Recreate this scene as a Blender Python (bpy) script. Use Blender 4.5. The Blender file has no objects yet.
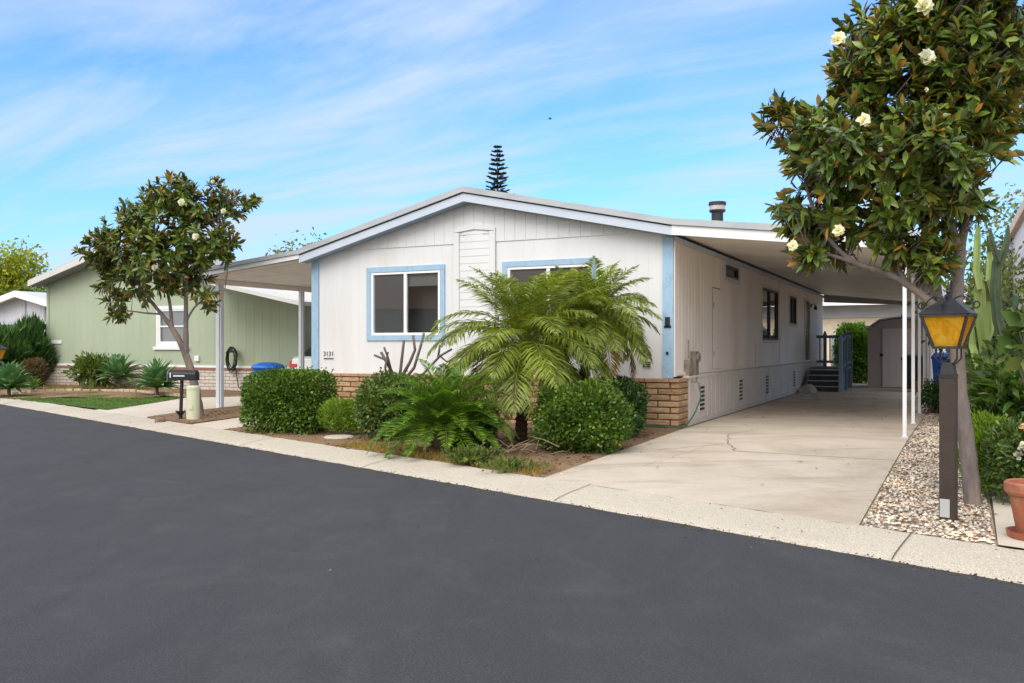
import bpy, bmesh, math, random
import numpy as np
from mathutils import Vector, Matrix

random.seed(7)
rng = np.random.default_rng(11)
scene = bpy.context.scene
COL = scene.collection
PI = math.pi

# ------------------------------------------------------------------ layout
CAM_Z = 1.29
F = 878.0; CX = 512.0; HY = 346.0            # focal length in pixels, principal column, horizon row
R0 = Vector((2.557, 13.94, 0.0))             # front right corner of the white house
XA = Vector((0.8951, -0.4460, 0)); YA = Vector((0.4460, 0.8951, 0))   # house axes: along its front, along its side
HROT = math.atan2(XA.y, XA.x)
RN = Vector((0.722, 0.692, 0)); RT = Vector((-0.692, 0.722, 0)); RP = Vector((0, 8.36, 0))  # road edge normal, direction, point

def hw(x, y, z=0.0):
    """house frame to world"""
    return R0 + XA * x + YA * y + Vector((0, 0, z))
def dist(x, y):
    return (Vector((x, y, 0)) - RP).dot(RN)
def gz(x, y):
    """height of the ground"""
    d = dist(x, y)
    if d <= 0: return -0.12
    if d < 0.65: return -0.12 + 0.065 * min(1, d / 0.65)
    if d < 5.5: return -0.055 + 0.055 * (d - 0.65) / 4.85
    return 0.0
def at(px, Y, py=None, z=None):
    """a place in the photograph at depth Y (metres in front of the camera)"""
    x = (px - CX) / F * Y
    if z is None: z = CAM_Z - (py - HY) / F * Y
    return Vector((x, Y, z))
def on_ground(px, py):
    z = -0.05
    for _ in range(6):
        Y = (CAM_Z - z) * F / (py - HY); x = (px - CX) / F * Y; z = gz(x, Y)
    return Vector((x, Y, z))

# ------------------------------------------------------------------ materials
MATS = {}
def nodes(name):
    m = bpy.data.materials.new(name); m.use_nodes = True
    nt = m.node_tree; nt.nodes.clear()
    out = nt.nodes.new('ShaderNodeOutputMaterial')
    return m, nt, out
def rgba(c): return (c[0], c[1], c[2], 1)
def link(nt, a, b): nt.links.new(a, b)
def noise(nt, vec, scale, detail=4, rough=0.55, dist_=0.0):
    n = nt.nodes.new('ShaderNodeTexNoise'); n.inputs['Scale'].default_value = scale
    n.inputs['Detail'].default_value = detail; n.inputs['Roughness'].default_value = rough
    n.inputs['Distortion'].default_value = dist_
    if vec is not None: link(nt, vec, n.inputs['Vector'])
    return n.outputs['Fac']
def ramp(nt, fac, stops, mode='LINEAR'):
    r = nt.nodes.new('ShaderNodeValToRGB'); r.color_ramp.interpolation = mode
    els = r.color_ramp.elements
    while len(els) < len(stops): els.new(0.5)
    for e, (p, c) in zip(els, stops):
        e.position = p; e.color = rgba(c) if len(c) == 3 else c
    link(nt, fac, r.inputs['Fac']); return r.outputs['Color']
def mixc(nt, fac, a, b, mode='MIX'):
    n = nt.nodes.new('ShaderNodeMix'); n.data_type = 'RGBA'; n.blend_type = mode
    for sock, v in ((n.inputs['Factor'], fac), (n.inputs[6], a), (n.inputs[7], b)):
        if isinstance(v, (int, float)): sock.default_value = v
        elif isinstance(v, tuple): sock.default_value = rgba(v)
        else: link(nt, v, sock)
    return n.outputs[2]
def math_(nt, op, a, b=None):
    n = nt.nodes.new('ShaderNodeMath'); n.operation = op
    for i, v in enumerate((a, b)):
        if v is None: continue
        if isinstance(v, (int, float)): n.inputs[i].default_value = v
        else: link(nt, v, n.inputs[i])
    return n.outputs[0]
def bumpn(nt, h, strength, distance):
    b = nt.nodes.new('ShaderNodeBump'); b.inputs['Strength'].default_value = strength
    b.inputs['Distance'].default_value = distance; link(nt, h, b.inputs['Height']); return b.outputs['Normal']
def coords(nt, kind='Object', scale=(1, 1, 1)):
    t = nt.nodes.new('ShaderNodeTexCoord')
    if scale == (1, 1, 1): return t.outputs[kind]
    mp = nt.nodes.new('ShaderNodeMapping'); mp.inputs['Scale'].default_value = scale
    link(nt, t.outputs[kind], mp.inputs['Vector']); return mp.outputs['Vector']
def principled(nt, out, col, rough, metal=0.0, normal=None, spec=0.5):
    p = nt.nodes.new('ShaderNodeBsdfPrincipled')
    if isinstance(col, tuple): p.inputs['Base Color'].default_value = rgba(col)
    else: link(nt, col, p.inputs['Base Color'])
    if isinstance(rough, (int, float)): p.inputs['Roughness'].default_value = rough
    else: link(nt, rough, p.inputs['Roughness'])
    p.inputs['Metallic'].default_value = metal
    p.inputs['Specular IOR Level'].default_value = spec
    if normal is not None: link(nt, normal, p.inputs['Normal'])
    link(nt, p.outputs[0], out.inputs['Surface']); return p

def pm(name, base, rough=0.6, var=0.12, scale=3.0, bump=0.0, bscale=40.0, metal=0.0, spec=0.4, stretch=(1, 1, 1), tint=None, tint_amt=0.0, tscale=1.5):
    """painted / plain surface with mottling, stains and fine relief"""
    if name in MATS: return MATS[name]
    m, nt, out = nodes(name)
    v = coords(nt, 'Object', stretch)
    f = noise(nt, v, scale, 6, 0.6)
    lo = tuple(max(0, c * (1 - var)) for c in base); hi = tuple(min(1, c * (1 + var * 0.7)) for c in base)
    col = ramp(nt, f, [(0.3, lo), (0.7, hi)])
    if tint:
        f2 = noise(nt, v, tscale, 7, 0.68, 0.4)
        k = ramp(nt, f2, [(0.5, (0, 0, 0)), (0.68, (tint_amt,) * 3)])
        col = mixc(nt, k, col, tint)
    n = bumpn(nt, noise(nt, v, bscale, 3), 1.0, bump) if bump else None
    principled(nt, out, col, rough, metal, n, spec)
    MATS[name] = m; return m

def leafm(name, cols, rough=0.45, trans=0.22, clump=1.3, spec=0.35):
    """foliage: every leaf its own colour from the list, clumps a little lighter or yellower than others"""
    if name in MATS: return MATS[name]
    m, nt, out = nodes(name)
    g = nt.nodes.new('ShaderNodeNewGeometry')
    n = len(cols)
    col = ramp(nt, g.outputs['Random Per Island'], [(i / max(1, n - 1), c) for i, c in enumerate(cols)])
    f = noise(nt, coords(nt, 'Object'), clump, 3)
    br = ramp(nt, f, [(0.35, (0.72, 0.74, 0.72)), (0.65, (1.25, 1.2, 1.05))])
    col = mixc(nt, 1.0, col, br, 'MULTIPLY')
    p = principled(nt, out, col, rough, 0, None, spec)
    t = nt.nodes.new('ShaderNodeBsdfTranslucent')
    tc = mixc(nt, 1.0, col, (1.5, 1.5, 0.6), 'MULTIPLY'); link(nt, tc, t.inputs['Color'])
    mx = nt.nodes.new('ShaderNodeMixShader'); mx.inputs[0].default_value = trans
    link(nt, p.outputs[0], mx.inputs[1]); link(nt, t.outputs[0], mx.inputs[2]); link(nt, mx.outputs[0], out.inputs['Surface'])
    MATS[name] = m; return m

def glassm(name, tint=(0.75, 0.8, 0.82), amt=0.25):
    if name in MATS: return MATS[name]
    m, nt, out = nodes(name)
    tr = nt.nodes.new('ShaderNodeBsdfTransparent'); tr.inputs[0].default_value = rgba(tint)
    gl = nt.nodes.new('ShaderNodeBsdfGlossy'); gl.inputs['Roughness'].default_value = 0.02
    lw = nt.nodes.new('ShaderNodeFresnel'); lw.inputs[0].default_value = 1.5
    f = math_(nt, 'ADD', math_(nt, 'MULTIPLY', lw.outputs[0], 1.6), amt * 0.3)
    mx = nt.nodes.new('ShaderNodeMixShader'); link(nt, f, mx.inputs[0])
    link(nt, tr.outputs[0], mx.inputs[1]); link(nt, gl.outputs[0], mx.inputs[2]); link(nt, mx.outputs[0], out.inputs['Surface'])
    MATS[name] = m; return m

def asphalt():
    m, nt, out = nodes('asphalt')
    v = coords(nt, 'Object')
    big = noise(nt, v, 0.35, 5, 0.6, 0.6); fine = noise(nt, v, 160, 2); mid = noise(nt, v, 9, 6, 0.7)
    col = ramp(nt, big, [(0.3, (0.033, 0.034, 0.0385)), (0.7, (0.047, 0.0475, 0.052))])
    col = mixc(nt, ramp(nt, mid, [(0.55, (0, 0, 0)), (0.8, (0.45, 0.45, 0.45))]), col, (0.078, 0.077, 0.080))
    col = mixc(nt, 0.45, col, ramp(nt, fine, [(0.3, (0.018, 0.018, 0.021)), (0.5, (0.045, 0.045, 0.05)), (0.72, (0.125, 0.123, 0.126))]))
    grit = noise(nt, v, 75, 4, 0.7)
    col = mixc(nt, 0.5, col, ramp(nt, grit, [(0.32, (0.022, 0.022, 0.025)), (0.5, (0.046, 0.0465, 0.050)), (0.66, (0.088, 0.087, 0.088))]))
    sm = noise(nt, v, 0.8, 9, 0.78, 1.8)
    col = mixc(nt, ramp(nt, sm, [(0.50, (0, 0, 0)), (0.70, (0.36,) * 3)]), col, (0.095, 0.094, 0.094))
    wear = noise(nt, coords(nt, 'Object', (1.0, 0.25, 1)), 1.6, 8, 0.7, 0.8)
    col = mixc(nt, ramp(nt, wear, [(0.47, (0, 0, 0)), (0.66, (0.35,) * 3)]), col, (0.029, 0.029, 0.033))
    vo = nt.nodes.new('ShaderNodeTexVoronoi'); vo.feature = 'F1'; vo.inputs['Scale'].default_value = 38; link(nt, v, vo.inputs['Vector'])
    col = mixc(nt, ramp(nt, vo.outputs['Distance'], [(0.06, (0.55,) * 3), (0.13, (0, 0, 0))]), col, (0.16, 0.155, 0.15))
    h = mixc(nt, 0.5, fine, grit)
    principled(nt, out, col, ramp(nt, big, [(0.3, (0.72,) * 3), (0.7, (0.9,) * 3)]), 0, bumpn(nt, h, 1.0, 0.010), 0.3)
    return m
def concrete(name, a, b, stain, amt=0.6, speck=0.25):
    m, nt, out = nodes(name)
    v = coords(nt, 'Object')
    big = noise(nt, v, 0.7, 6, 0.62, 0.5); fine = noise(nt, v, 110, 3); st = noise(nt, v, 0.45, 8, 0.7, 1.0); mid = noise(nt, v, 14, 6, 0.7)
    col = ramp(nt, big, [(0.3, a), (0.7, b)])
    col = mixc(nt, ramp(nt, st, [(0.46, (0, 0, 0)), (0.66, (amt,) * 3)]), col, stain)
    col = mixc(nt, ramp(nt, mid, [(0.55, (0, 0, 0)), (0.75, (0.35,) * 3)]), col, tuple(c * 0.62 for c in stain))
    rv = nt.nodes.new('ShaderNodeMapping'); rv.inputs['Rotation'].default_value = (0, 0, -HROT); rv.inputs['Scale'].default_value = (0.55, 1.6, 1); link(nt, v, rv.inputs['Vector'])
    sk_ = noise(nt, rv.outputs[0], 0.9, 9, 0.72, 0.6)
    col = mixc(nt, ramp(nt, sk_, [(0.52, (0, 0, 0)), (0.68, (amt * 0.85,) * 3)]), col, tuple(c * 0.72 for c in stain))
    col = mixc(nt, speck, col, ramp(nt, fine, [(0.25, tuple(c * 0.45 for c in a)), (0.5, a), (0.75, tuple(min(1, c * 1.35) for c in b))]))
    principled(nt, out, col, 0.88, 0, bumpn(nt, mixc(nt, 0.5, fine, mid), 0.7, 0.006), 0.25)
    return m
def soilm():
    m, nt, out = nodes('soil')
    v = coords(nt, 'Object')
    a = noise(nt, v, 1.2, 7, 0.65, 0.5); b = noise(nt, v, 45, 5, 0.7)
    col = ramp(nt, a, [(0.3, (0.16, 0.095, 0.055)), (0.55, (0.27, 0.17, 0.10)), (0.75, (0.36, 0.25, 0.15))])
    col = mixc(nt, 0.5, col, ramp(nt, b, [(0.3, (0.07, 0.042, 0.025)), (0.6, (0.30, 0.20, 0.125))]))
    principled(nt, out, col, 0.95, 0, bumpn(nt, mixc(nt, 0.5, a, b), 1.0, 0.04), 0.15)
    return m
def brickm(name, c1, c2, mortar, bw, bh, ms=0.012, rockface=0.02, axis='XZ'):
    """a course-laid wall face; the pattern lies in the wall's own length and height"""
    m, nt, out = nodes(name)
    t = nt.nodes.new('ShaderNodeTexCoord'); sp = nt.nodes.new('ShaderNodeSeparateXYZ'); link(nt, t.outputs['Object'], sp.inputs[0])
    cb = nt.nodes.new('ShaderNodeCombineXYZ')
    s = math_(nt, 'ADD', sp.outputs[0], sp.outputs[1]); link(nt, s, cb.inputs[0]); link(nt, sp.outputs[2], cb.inputs[1])
    w = noise(nt, t.outputs['Object'], 6, 3)
    va = nt.nodes.new('ShaderNodeVectorMath'); va.operation = 'ADD'
    wv = nt.nodes.new('ShaderNodeCombineXYZ'); link(nt, math_(nt, 'MULTIPLY', math_(nt, 'SUBTRACT', w, 0.5), 0.02), wv.inputs[1])
    link(nt, cb.outputs[0], va.inputs[0]); link(nt, wv.outputs[0], va.inputs[1])
    b = nt.nodes.new('ShaderNodeTexBrick')
    b.inputs['Scale'].default_value = 1; b.inputs['Brick Width'].default_value = bw; b.inputs['Row Height'].default_value = bh
    b.inputs['Mortar Size'].default_value = ms; b.inputs['Mortar Smooth'].default_value = 0.6
    b.inputs['Color1'].default_value = rgba(c1); b.inputs['Color2'].default_value = rgba(c2); b.inputs['Mortar'].default_value = rgba(mortar)
    link(nt, va.outputs[0], b.inputs['Vector'])
    f = noise(nt, t.outputs['Object'], 14, 6, 0.65)
    col = mixc(nt, 1.0, b.outputs['Color'], ramp(nt, f, [(0.3, (0.68, 0.66, 0.62)), (0.7, (1.12, 1.1, 1.08))]), 'MULTIPLY')
    inv = math_(nt, 'SUBTRACT', 1.0, b.outputs['Fac'])
    h = math_(nt, 'ADD', inv, math_(nt, 'MULTIPLY', f, 0.8))
    principled(nt, out, col, 0.85, 0, bumpn(nt, h, 1.0, rockface), 0.25)
    return m
def barkm(name, a, b, c, scale=12):
    m, nt, out = nodes(name)
    v = coords(nt, 'Object', (1, 1, 0.35))
    f = noise(nt, v, scale, 6, 0.7, 0.5); g = noise(nt, v, 2.2, 4, 0.6)
    col = ramp(nt, f, [(0.3, a), (0.6, b)])
    col = mixc(nt, ramp(nt, g, [(0.5, (0, 0, 0)), (0.62, (0.75,) * 3)]), col, c)
    principled(nt, out, col, 0.9, 0, bumpn(nt, f, 1.0, 0.02), 0.2)
    return m
def amberm():
    m, nt, out = nodes('amber_glass')
    v = coords(nt, 'Object', (1, 1, 0.5))
    f = noise(nt, v, 22, 4, 0.6, 1.2); g = noise(nt, v, 5, 3)
    col = ramp(nt, mixc(nt, 0.5, f, g), [(0.35, (0.72, 0.38, 0.014)), (0.5, (0.97, 0.66, 0.04)), (0.66, (1.0, 0.82, 0.16))])
    p = principled(nt, out, col, 0.22, 0, bumpn(nt, f, 0.8, 0.01), 0.6)
    tl = nt.nodes.new('ShaderNodeBsdfTranslucent'); link(nt, col, tl.inputs['Color'])
    tp_ = nt.nodes.new('ShaderNodeBsdfTransparent'); link(nt, mixc(nt, 0.35, col, (1.0, 0.72, 0.12)), tp_.inputs['Color'])
    m2 = nt.nodes.new('ShaderNodeMixShader'); link(nt, ramp(nt, g, [(.4, (.22,) * 3), (.6, (.50,) * 3)]), m2.inputs[0]); link(nt, tl.outputs[0], m2.inputs[1]); link(nt, tp_.outputs[0], m2.inputs[2]); tl = m2
    mx = nt.nodes.new('ShaderNodeMixShader'); mx.inputs[0].default_value = 0.72
    link(nt, p.outputs[0], mx.inputs[1]); link(nt, tl.outputs[0], mx.inputs[2]); link(nt, mx.outputs[0], out.inputs['Surface'])
    return m

M = {}
M['asphalt'] = asphalt()
M['kerb'] = concrete('kerb_concrete', (0.45, 0.395, 0.32), (0.57, 0.51, 0.425), (0.32, 0.26, 0.19), 0.7, 0.8)
M['drive'] = concrete('driveway_concrete', (0.47, 0.395, 0.315), (0.57, 0.495, 0.415), (0.32, 0.245, 0.175), 0.66, 0.2)
M['drive_pale'] = concrete('pale_concrete', (0.52, 0.45, 0.37), (0.60, 0.53, 0.45), (0.42, 0.34, 0.26), 0.4, 0.15)
M['crack'] = pm('crack_dirt', (0.10, 0.075, 0.055), 0.95)
M['soil'] = soilm()
M['earth'] = concrete('bare_ground', (0.28, 0.21, 0.14), (0.36, 0.28, 0.19), (0.2, 0.15, 0.1), 0.5, 0.3)
M['white'] = pm('white_siding', (0.665, 0.66, 0.66), 0.65, 0.05, 1.2, 0.0015, 60, tint=(0.60, 0.57, 0.53), tint_amt=0.5, tscale=1.4, stretch=(1, 1, 0.22))
M['beige'] = pm('side_siding', (0.80, 0.735, 0.68), 0.65, 0.06, 1.2, 0.0015, 60, tint=(0.46, 0.38, 0.32), tint_amt=0.3, tscale=1.1, stretch=(1, 1, 0.35))
M['skirt'] = pm('skirting_paint', (0.66, 0.60, 0.55), 0.65, 0.07, 2, 0.0015, 60, tint=(0.44, 0.35, 0.27), tint_amt=0.3, tscale=1.5)
M['trim_white'] = pm('white_trim_paint', (0.74, 0.75, 0.76), 0.5, 0.05, 2)
M['fascia_pale'] = pm('pale_blue_white_paint', (0.66, 0.70, 0.75), 0.5, 0.06, 2)
M['fascia'] = pm('fascia_paint', (0.50, 0.555, 0.64), 0.5, 0.06, 1.5, tint=(0.5, 0.5, 0.52), tint_amt=0.3, stretch=(1, 1, 3))
M['gutter'] = pm('gutter_grey', (0.40, 0.42, 0.44), 0.45, 0.12, 2.5, tint=(0.26, 0.27, 0.28), tint_amt=0.5, stretch=(0.6, 0.6, 2))
M['roof'] = pm('roof_shingle', (0.33, 0.33, 0.34), 0.9, 0.2, 6, 0.006, 40)
M['blue'] = pm('weathered_blue_paint', (0.31, 0.46, 0.60), 0.6, 0.08, 4, 0.002, 50, tint=(0.18, 0.27, 0.37), tint_amt=0.5, tscale=11, stretch=(1, 1, 0.6))
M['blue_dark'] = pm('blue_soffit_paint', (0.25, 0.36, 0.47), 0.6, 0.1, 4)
M['rail_blue'] = pm('blue_grey_rail_paint', (0.14, 0.205, 0.26), 0.55, 0.15, 5)
M['tread'] = pm('dark_tread', (0.06, 0.065, 0.07), 0.7, 0.2, 6)
M['eave_grey'] = pm('warm_grey_eave', (0.56, 0.54, 0.51), 0.6, 0.08, 2)
M['vinyl'] = pm('white_vinyl', (0.82, 0.82, 0.81), 0.35, 0.03, 3)
M['dark_frame'] = pm('bronze_window_frame', (0.035, 0.032, 0.03), 0.4, 0.1)
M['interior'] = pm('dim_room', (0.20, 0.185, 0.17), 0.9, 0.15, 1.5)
M['blind'] = pm('pale_blind', (0.62, 0.60, 0.56), 0.6, 0.04)
M['screen'] = pm('insect_screen', (0.22, 0.205, 0.195), 0.8, 0.06, 30)
def screenm():
    m, nt, out = nodes('insect_mesh'); tr = nt.nodes.new('ShaderNodeBsdfTransparent'); df = nt.nodes.new('ShaderNodeBsdfDiffuse'); df.inputs[0].default_value = (.36, .34, .325, 1)
    mx = nt.nodes.new('ShaderNodeMixShader'); mx.inputs[0].default_value = .74; link(nt, tr.outputs[0], mx.inputs[1]); link(nt, df.outputs[0], mx.inputs[2]); link(nt, mx.outputs[0], out.inputs[0]); return m
M['screen'] = screenm()
M['glass'] = glassm('window_glass')
M['ceil'] = pm('carport_pan', (0.84, 0.80, 0.73), 0.5, 0.06, 0.8, tint=(0.5, 0.42, 0.34), tint_amt=0.35, tscale=0.6)
M['post'] = pm('white_post_paint', (0.76, 0.76, 0.77), 0.45, 0.05, 3)
M['mortar'] = pm('brown_mortar', (0.17, 0.10, 0.06), 0.9, 0.2, 8, 0.005, 40)
def slump():
    m, nt, out = nodes('tan_slumpstone'); g = nt.nodes.new('ShaderNodeNewGeometry'); v = coords(nt, 'Object', (1, 1, 2.2))
    col = ramp(nt, g.outputs['Random Per Island'], [(0, (0.37, 0.235, 0.13)), (.4, (0.46, 0.31, 0.185)), (.75, (0.51, 0.345, 0.21)), (1, (0.41, 0.28, 0.19))])
    f = noise(nt, v, 9, 6, .65, .4); col = mixc(nt, 1.0, col, ramp(nt, f, [(.3, (.66, .62, .58)), (.7, (1.16, 1.14, 1.1))]), 'MULTIPLY')
    principled(nt, out, col, .88, 0, bumpn(nt, f, 1.0, .02), .25); return m
M['brick'] = slump()
M['brick_cap'] = pm('brick_cap', (0.42, 0.24, 0.15), 0.85, 0.2, 9, 0.01, 25)
M['white_brick'] = brickm('white_brick', (0.66, 0.60, 0.55), (0.58, 0.52, 0.47), (0.27, 0.22, 0.19), 0.32, 0.10, 0.011, 0.01)
M['red_cap'] = pm('red_brick_cap', (0.28, 0.135, 0.10), 0.85, 0.25, 8)
M['rust'] = pm('rusty_meter_paint', (0.25, 0.215, 0.175), 0.7, 0.25, 9, tint=(0.12, 0.075, 0.05), tint_amt=0.8, tscale=6)
M['black'] = pm('black_metal', (0.018, 0.018, 0.020), 0.45, 0.2, 8)
M['lamp_metal'] = pm('lantern_metal', (0.026, 0.026, 0.030), 0.42, 0.25, 9, 0.001, 40, tint=(0.06, 0.06, 0.065), tint_amt=0.3, tscale=9)
M['lamp_post'] = pm('brown_post_paint', (0.040, 0.027, 0.020), 0.6, 0.15, 6, 0.002, 40)
M['amber'] = amberm()
M['grey_box'] = pm('grey_box', (0.40, 0.42, 0.40), 0.6, 0.1)
M['green_siding'] = pm('sage_green_siding', (0.36, 0.415, 0.29), 0.65, 0.05, 1.0, 0.001, 50, tint=(0.29, 0.34, 0.22), tint_amt=0.35, stretch=(1, 1, 0.35))
M['grey_siding'] = pm('pale_grey_siding', (0.50, 0.51, 0.545), 0.65, 0.05)
M['tan_wall'] = pm('tan_stucco', (0.55, 0.43, 0.33), 0.8, 0.12, 2, 0.004, 60)
M['cream_wall'] = pm('cream_stucco', (0.66, 0.56, 0.42), 0.8, 0.15, 3, 0.004, 60, tint=(0.44, 0.35, 0.26), tint_amt=0.5)
M['pink_white'] = pm('aged_white_panel', (0.68, 0.63, 0.64), 0.6, 0.06, 2)
M['shed'] = pm('shed_brown_grey', (0.36, 0.32, 0.295), 0.6, 0.06, 2)
M['shed_door'] = pm('shed_door_paint', (0.55, 0.51, 0.48), 0.6, 0.05, 2)
M['bin_black'] = pm('black_plastic', (0.022, 0.024, 0.026), 0.45, 0.15)
M['bin_blue'] = pm('blue_plastic', (0.015, 0.10, 0.52), 0.4, 0.1)
M['tarp'] = pm('blue_lid_plastic', (0.02, 0.13, 0.55), 0.4, 0.1)
M['red_plastic'] = pm('red_plastic', (0.42, 0.05, 0.04), 0.5, 0.1)
M['pedestal'] = pm('pale_green_pedestal', (0.56, 0.57, 0.40), 0.6, 0.06, 4, tint=(0.45, 0.42, 0.28), tint_amt=0.4)
M['terracotta'] = pm('terracotta', (0.31, 0.10, 0.052), 0.7, 0.2, 6, 0.002, 40, tint=(0.42, 0.24, 0.16), tint_amt=0.45, tscale=5)
M['rock'] = pm('boulder_stone', (0.36, 0.32, 0.27), 0.9, 0.25, 5, 0.02, 14)
M['pale_rock'] = pm('pale_stone', (0.44, 0.385, 0.32), 0.9, 0.15, 5, 0.01, 14)
M['brown_rock'] = pm('brown_stone', (0.20, 0.15, 0.11), 0.9, 0.3, 8, 0.02, 14)
M['hose'] = pm('green_hose', (0.045, 0.13, 0.085), 0.45, 0.15)
M['hose_dark'] = pm('dark_hose', (0.030, 0.034, 0.030), 0.5, 0.3, 10)
M['car_white'] = pm('white_car_paint', (0.75, 0.75, 0.75), 0.25, 0.02, 3, spec=0.6)
M['car_glass'] = pm('dark_car_glass', (0.02, 0.022, 0.025), 0.1, 0.1, 3, spec=0.6)
M['taillight'] = pm('red_lens', (0.45, 0.02, 0.02), 0.2, 0.1, 3, spec=0.6)
M['tyre'] = pm('tyre_rubber', (0.02, 0.02, 0.02), 0.8, 0.2)
M['alloy'] = pm('alloy_rim', (0.4, 0.4, 0.42), 0.35, 0.1, 3, metal=0.8)
M['flue'] = pm('black_flue_metal', (0.016, 0.017, 0.020), 0.5, 0.15)
M['flue_band'] = pm('flue_mesh_band', (0.42, 0.37, 0.35), 0.5, 0.25, 14)
M['silver'] = pm('silver_label', (0.6, 0.6, 0.6), 0.4, 0.1)
M['bark'] = barkm('magnolia_bark', (0.12, 0.098, 0.09), (0.21, 0.175, 0.16), (0.29, 0.225, 0.16))
M['bark_dark'] = barkm('grey_bark', (0.11, 0.09, 0.075), (0.2, 0.165, 0.14), (0.26, 0.21, 0.17))
M['palm_trunk'] = barkm('palm_trunk', (0.028, 0.018, 0.013), (0.075, 0.05, 0.034), (0.12, 0.08, 0.05), 18)
M['bare_branch'] = barkm('bare_branch', (0.09, 0.072, 0.065), (0.15, 0.12, 0.11), (0.18, 0.15, 0.13), 10)
M['bare_branch_pale'] = pm('dry_twig', (0.30, 0.22, 0.15), 0.9, 0.25, 9)
M['mag_top'] = leafm('magnolia_leaf_top', [(0.072, 0.146, 0.030), (0.108, 0.192, 0.036), (0.145, 0.237, 0.040), (0.190, 0.284, 0.051), (0.289, 0.366, 0.067)], 0.24, 0.28, 1.6, 0.65)
M['mag_under'] = leafm('magnolia_leaf_underside', [(0.08, 0.11, 0.035), (0.10, 0.13, 0.04), (0.12, 0.14, 0.045), (0.11, 0.12, 0.04), (0.16, 0.13, 0.04), (0.34, 0.20, 0.05), (0.46, 0.28, 0.07)], 0.6, 0.22, 1.6, 0.25)
M['mag_new'] = leafm('magnolia_new_leaf', [(0.14, 0.22, 0.03), (0.22, 0.25, 0.03), (0.34, 0.27, 0.035), (0.46, 0.26, 0.04), (0.42, 0.19, 0.035)], 0.35, 0.3, 1.6, 0.4)
M['petal'] = leafm('white_petal', [(0.82, 0.80, 0.70), (0.86, 0.85, 0.80)], 0.5, 0.2, 3)
M['peach'] = leafm('peach_petal', [(0.80, 0.50, 0.36), (0.78, 0.60, 0.46)], 0.5, 0.2, 3)
M['hedge'] = leafm('hedge_leaf', [(0.042, 0.094, 0.014), (0.066, 0.138, 0.019), (0.102, 0.186, 0.024), (0.180, 0.264, 0.042)], 0.4, 0.24, 2.5)
M['shrub'] = leafm('shrub_leaf', [(0.042, 0.090, 0.022), (0.072, 0.132, 0.029), (0.108, 0.174, 0.036), (0.192, 0.228, 0.060)], 0.42, 0.2, 3)
M['shrub_dark'] = leafm('dark_shrub_leaf', [(0.025, 0.063, 0.017), (0.042, 0.095, 0.022), (0.063, 0.126, 0.028)], 0.42, 0.18, 3)
M['lime'] = leafm('lime_leaf', [(0.115, 0.218, 0.017), (0.172, 0.287, 0.023), (0.241, 0.356, 0.034)], 0.5, 0.3, 3)
M['palm'] = leafm('palm_leaflet', [(0.117, 0.175, 0.020), (0.177, 0.239, 0.028), (0.248, 0.303, 0.039), (0.340, 0.362, 0.064)], 0.36, 0.28, 1.4, 0.5)
M['palm_old'] = leafm('old_palm_leaflet', [(0.22, 0.17, 0.03), (0.30, 0.20, 0.035), (0.20, 0.19, 0.05)], 0.5, 0.2, 2)
M['sago'] = leafm('cycad_leaflet', [(0.054, 0.134, 0.016), (0.093, 0.195, 0.019), (0.155, 0.282, 0.027), (0.216, 0.349, 0.040)], 0.38, 0.2, 2)
M['agave'] = leafm('agave_leaf', [(0.081, 0.203, 0.081), (0.135, 0.270, 0.121), (0.203, 0.351, 0.176)], 0.5, 0.1, 3)
M['juniper'] = leafm('juniper_spray', [(0.029, 0.078, 0.018), (0.052, 0.124, 0.026), (0.085, 0.176, 0.039)], 0.6, 0.15, 2)
M['reddish'] = leafm('reddish_leaf', [(0.09, 0.065, 0.03), (0.15, 0.08, 0.04), (0.06, 0.07, 0.025)], 0.5, 0.15, 3)
M['plumeria'] = leafm('long_leaf', [(0.06, 0.11, 0.02), (0.10, 0.16, 0.03), (0.15, 0.2, 0.05)], 0.4, 0.25, 2)
M['yellow_tree'] = leafm('yellow_green_leaf', [(0.182, 0.238, 0.021), (0.280, 0.322, 0.028), (0.392, 0.392, 0.035), (0.126, 0.182, 0.028)], 0.5, 0.3, 0.5)
M['back_tree'] = leafm('pale_tree_leaf', [(0.078, 0.117, 0.039), (0.130, 0.169, 0.058), (0.195, 0.221, 0.091)], 0.5, 0.25, 0.8)
M['pine'] = leafm('norfolk_needles', [(0.025, 0.05, 0.022), (0.04, 0.07, 0.03)], 0.6, 0.05, 1)
M['ivy'] = leafm('ivy_leaf', [(0.075, 0.180, 0.018), (0.135, 0.285, 0.027), (0.210, 0.375, 0.038)], 0.4, 0.3, 2)
M['big_leaf'] = leafm('broad_leaf', [(0.054, 0.132, 0.024), (0.090, 0.192, 0.031), (0.144, 0.264, 0.042)], 0.32, 0.25, 2, 0.5)
M['turf'] = leafm('turf_blade', [(0.05, 0.11, 0.006), (0.075, 0.145, 0.008), (0.10, 0.18, 0.012)], 0.6, 0.2, 2)
M['turf_base'] = pm('turf_backing', (0.06, 0.115, 0.01), 0.9, 0.2, 4)
M['dry'] = leafm('dry_grass', [(0.315, 0.208, 0.059), (0.229, 0.195, 0.047), (0.429, 0.260, 0.082), (0.172, 0.169, 0.035)], 0.7, 0.2, 2)
M['weed'] = leafm('low_weed_leaf', [(0.10, 0.15, 0.03), (0.17, 0.21, 0.05), (0.07, 0.11, 0.025)], 0.6, 0.25, 2)
M['litter'] = leafm('fallen_leaf', [(0.10, 0.055, 0.025), (0.19, 0.11, 0.045), (0.06, 0.035, 0.02), (0.26, 0.17, 0.08)], 0.8, 0.1, 2)
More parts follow.
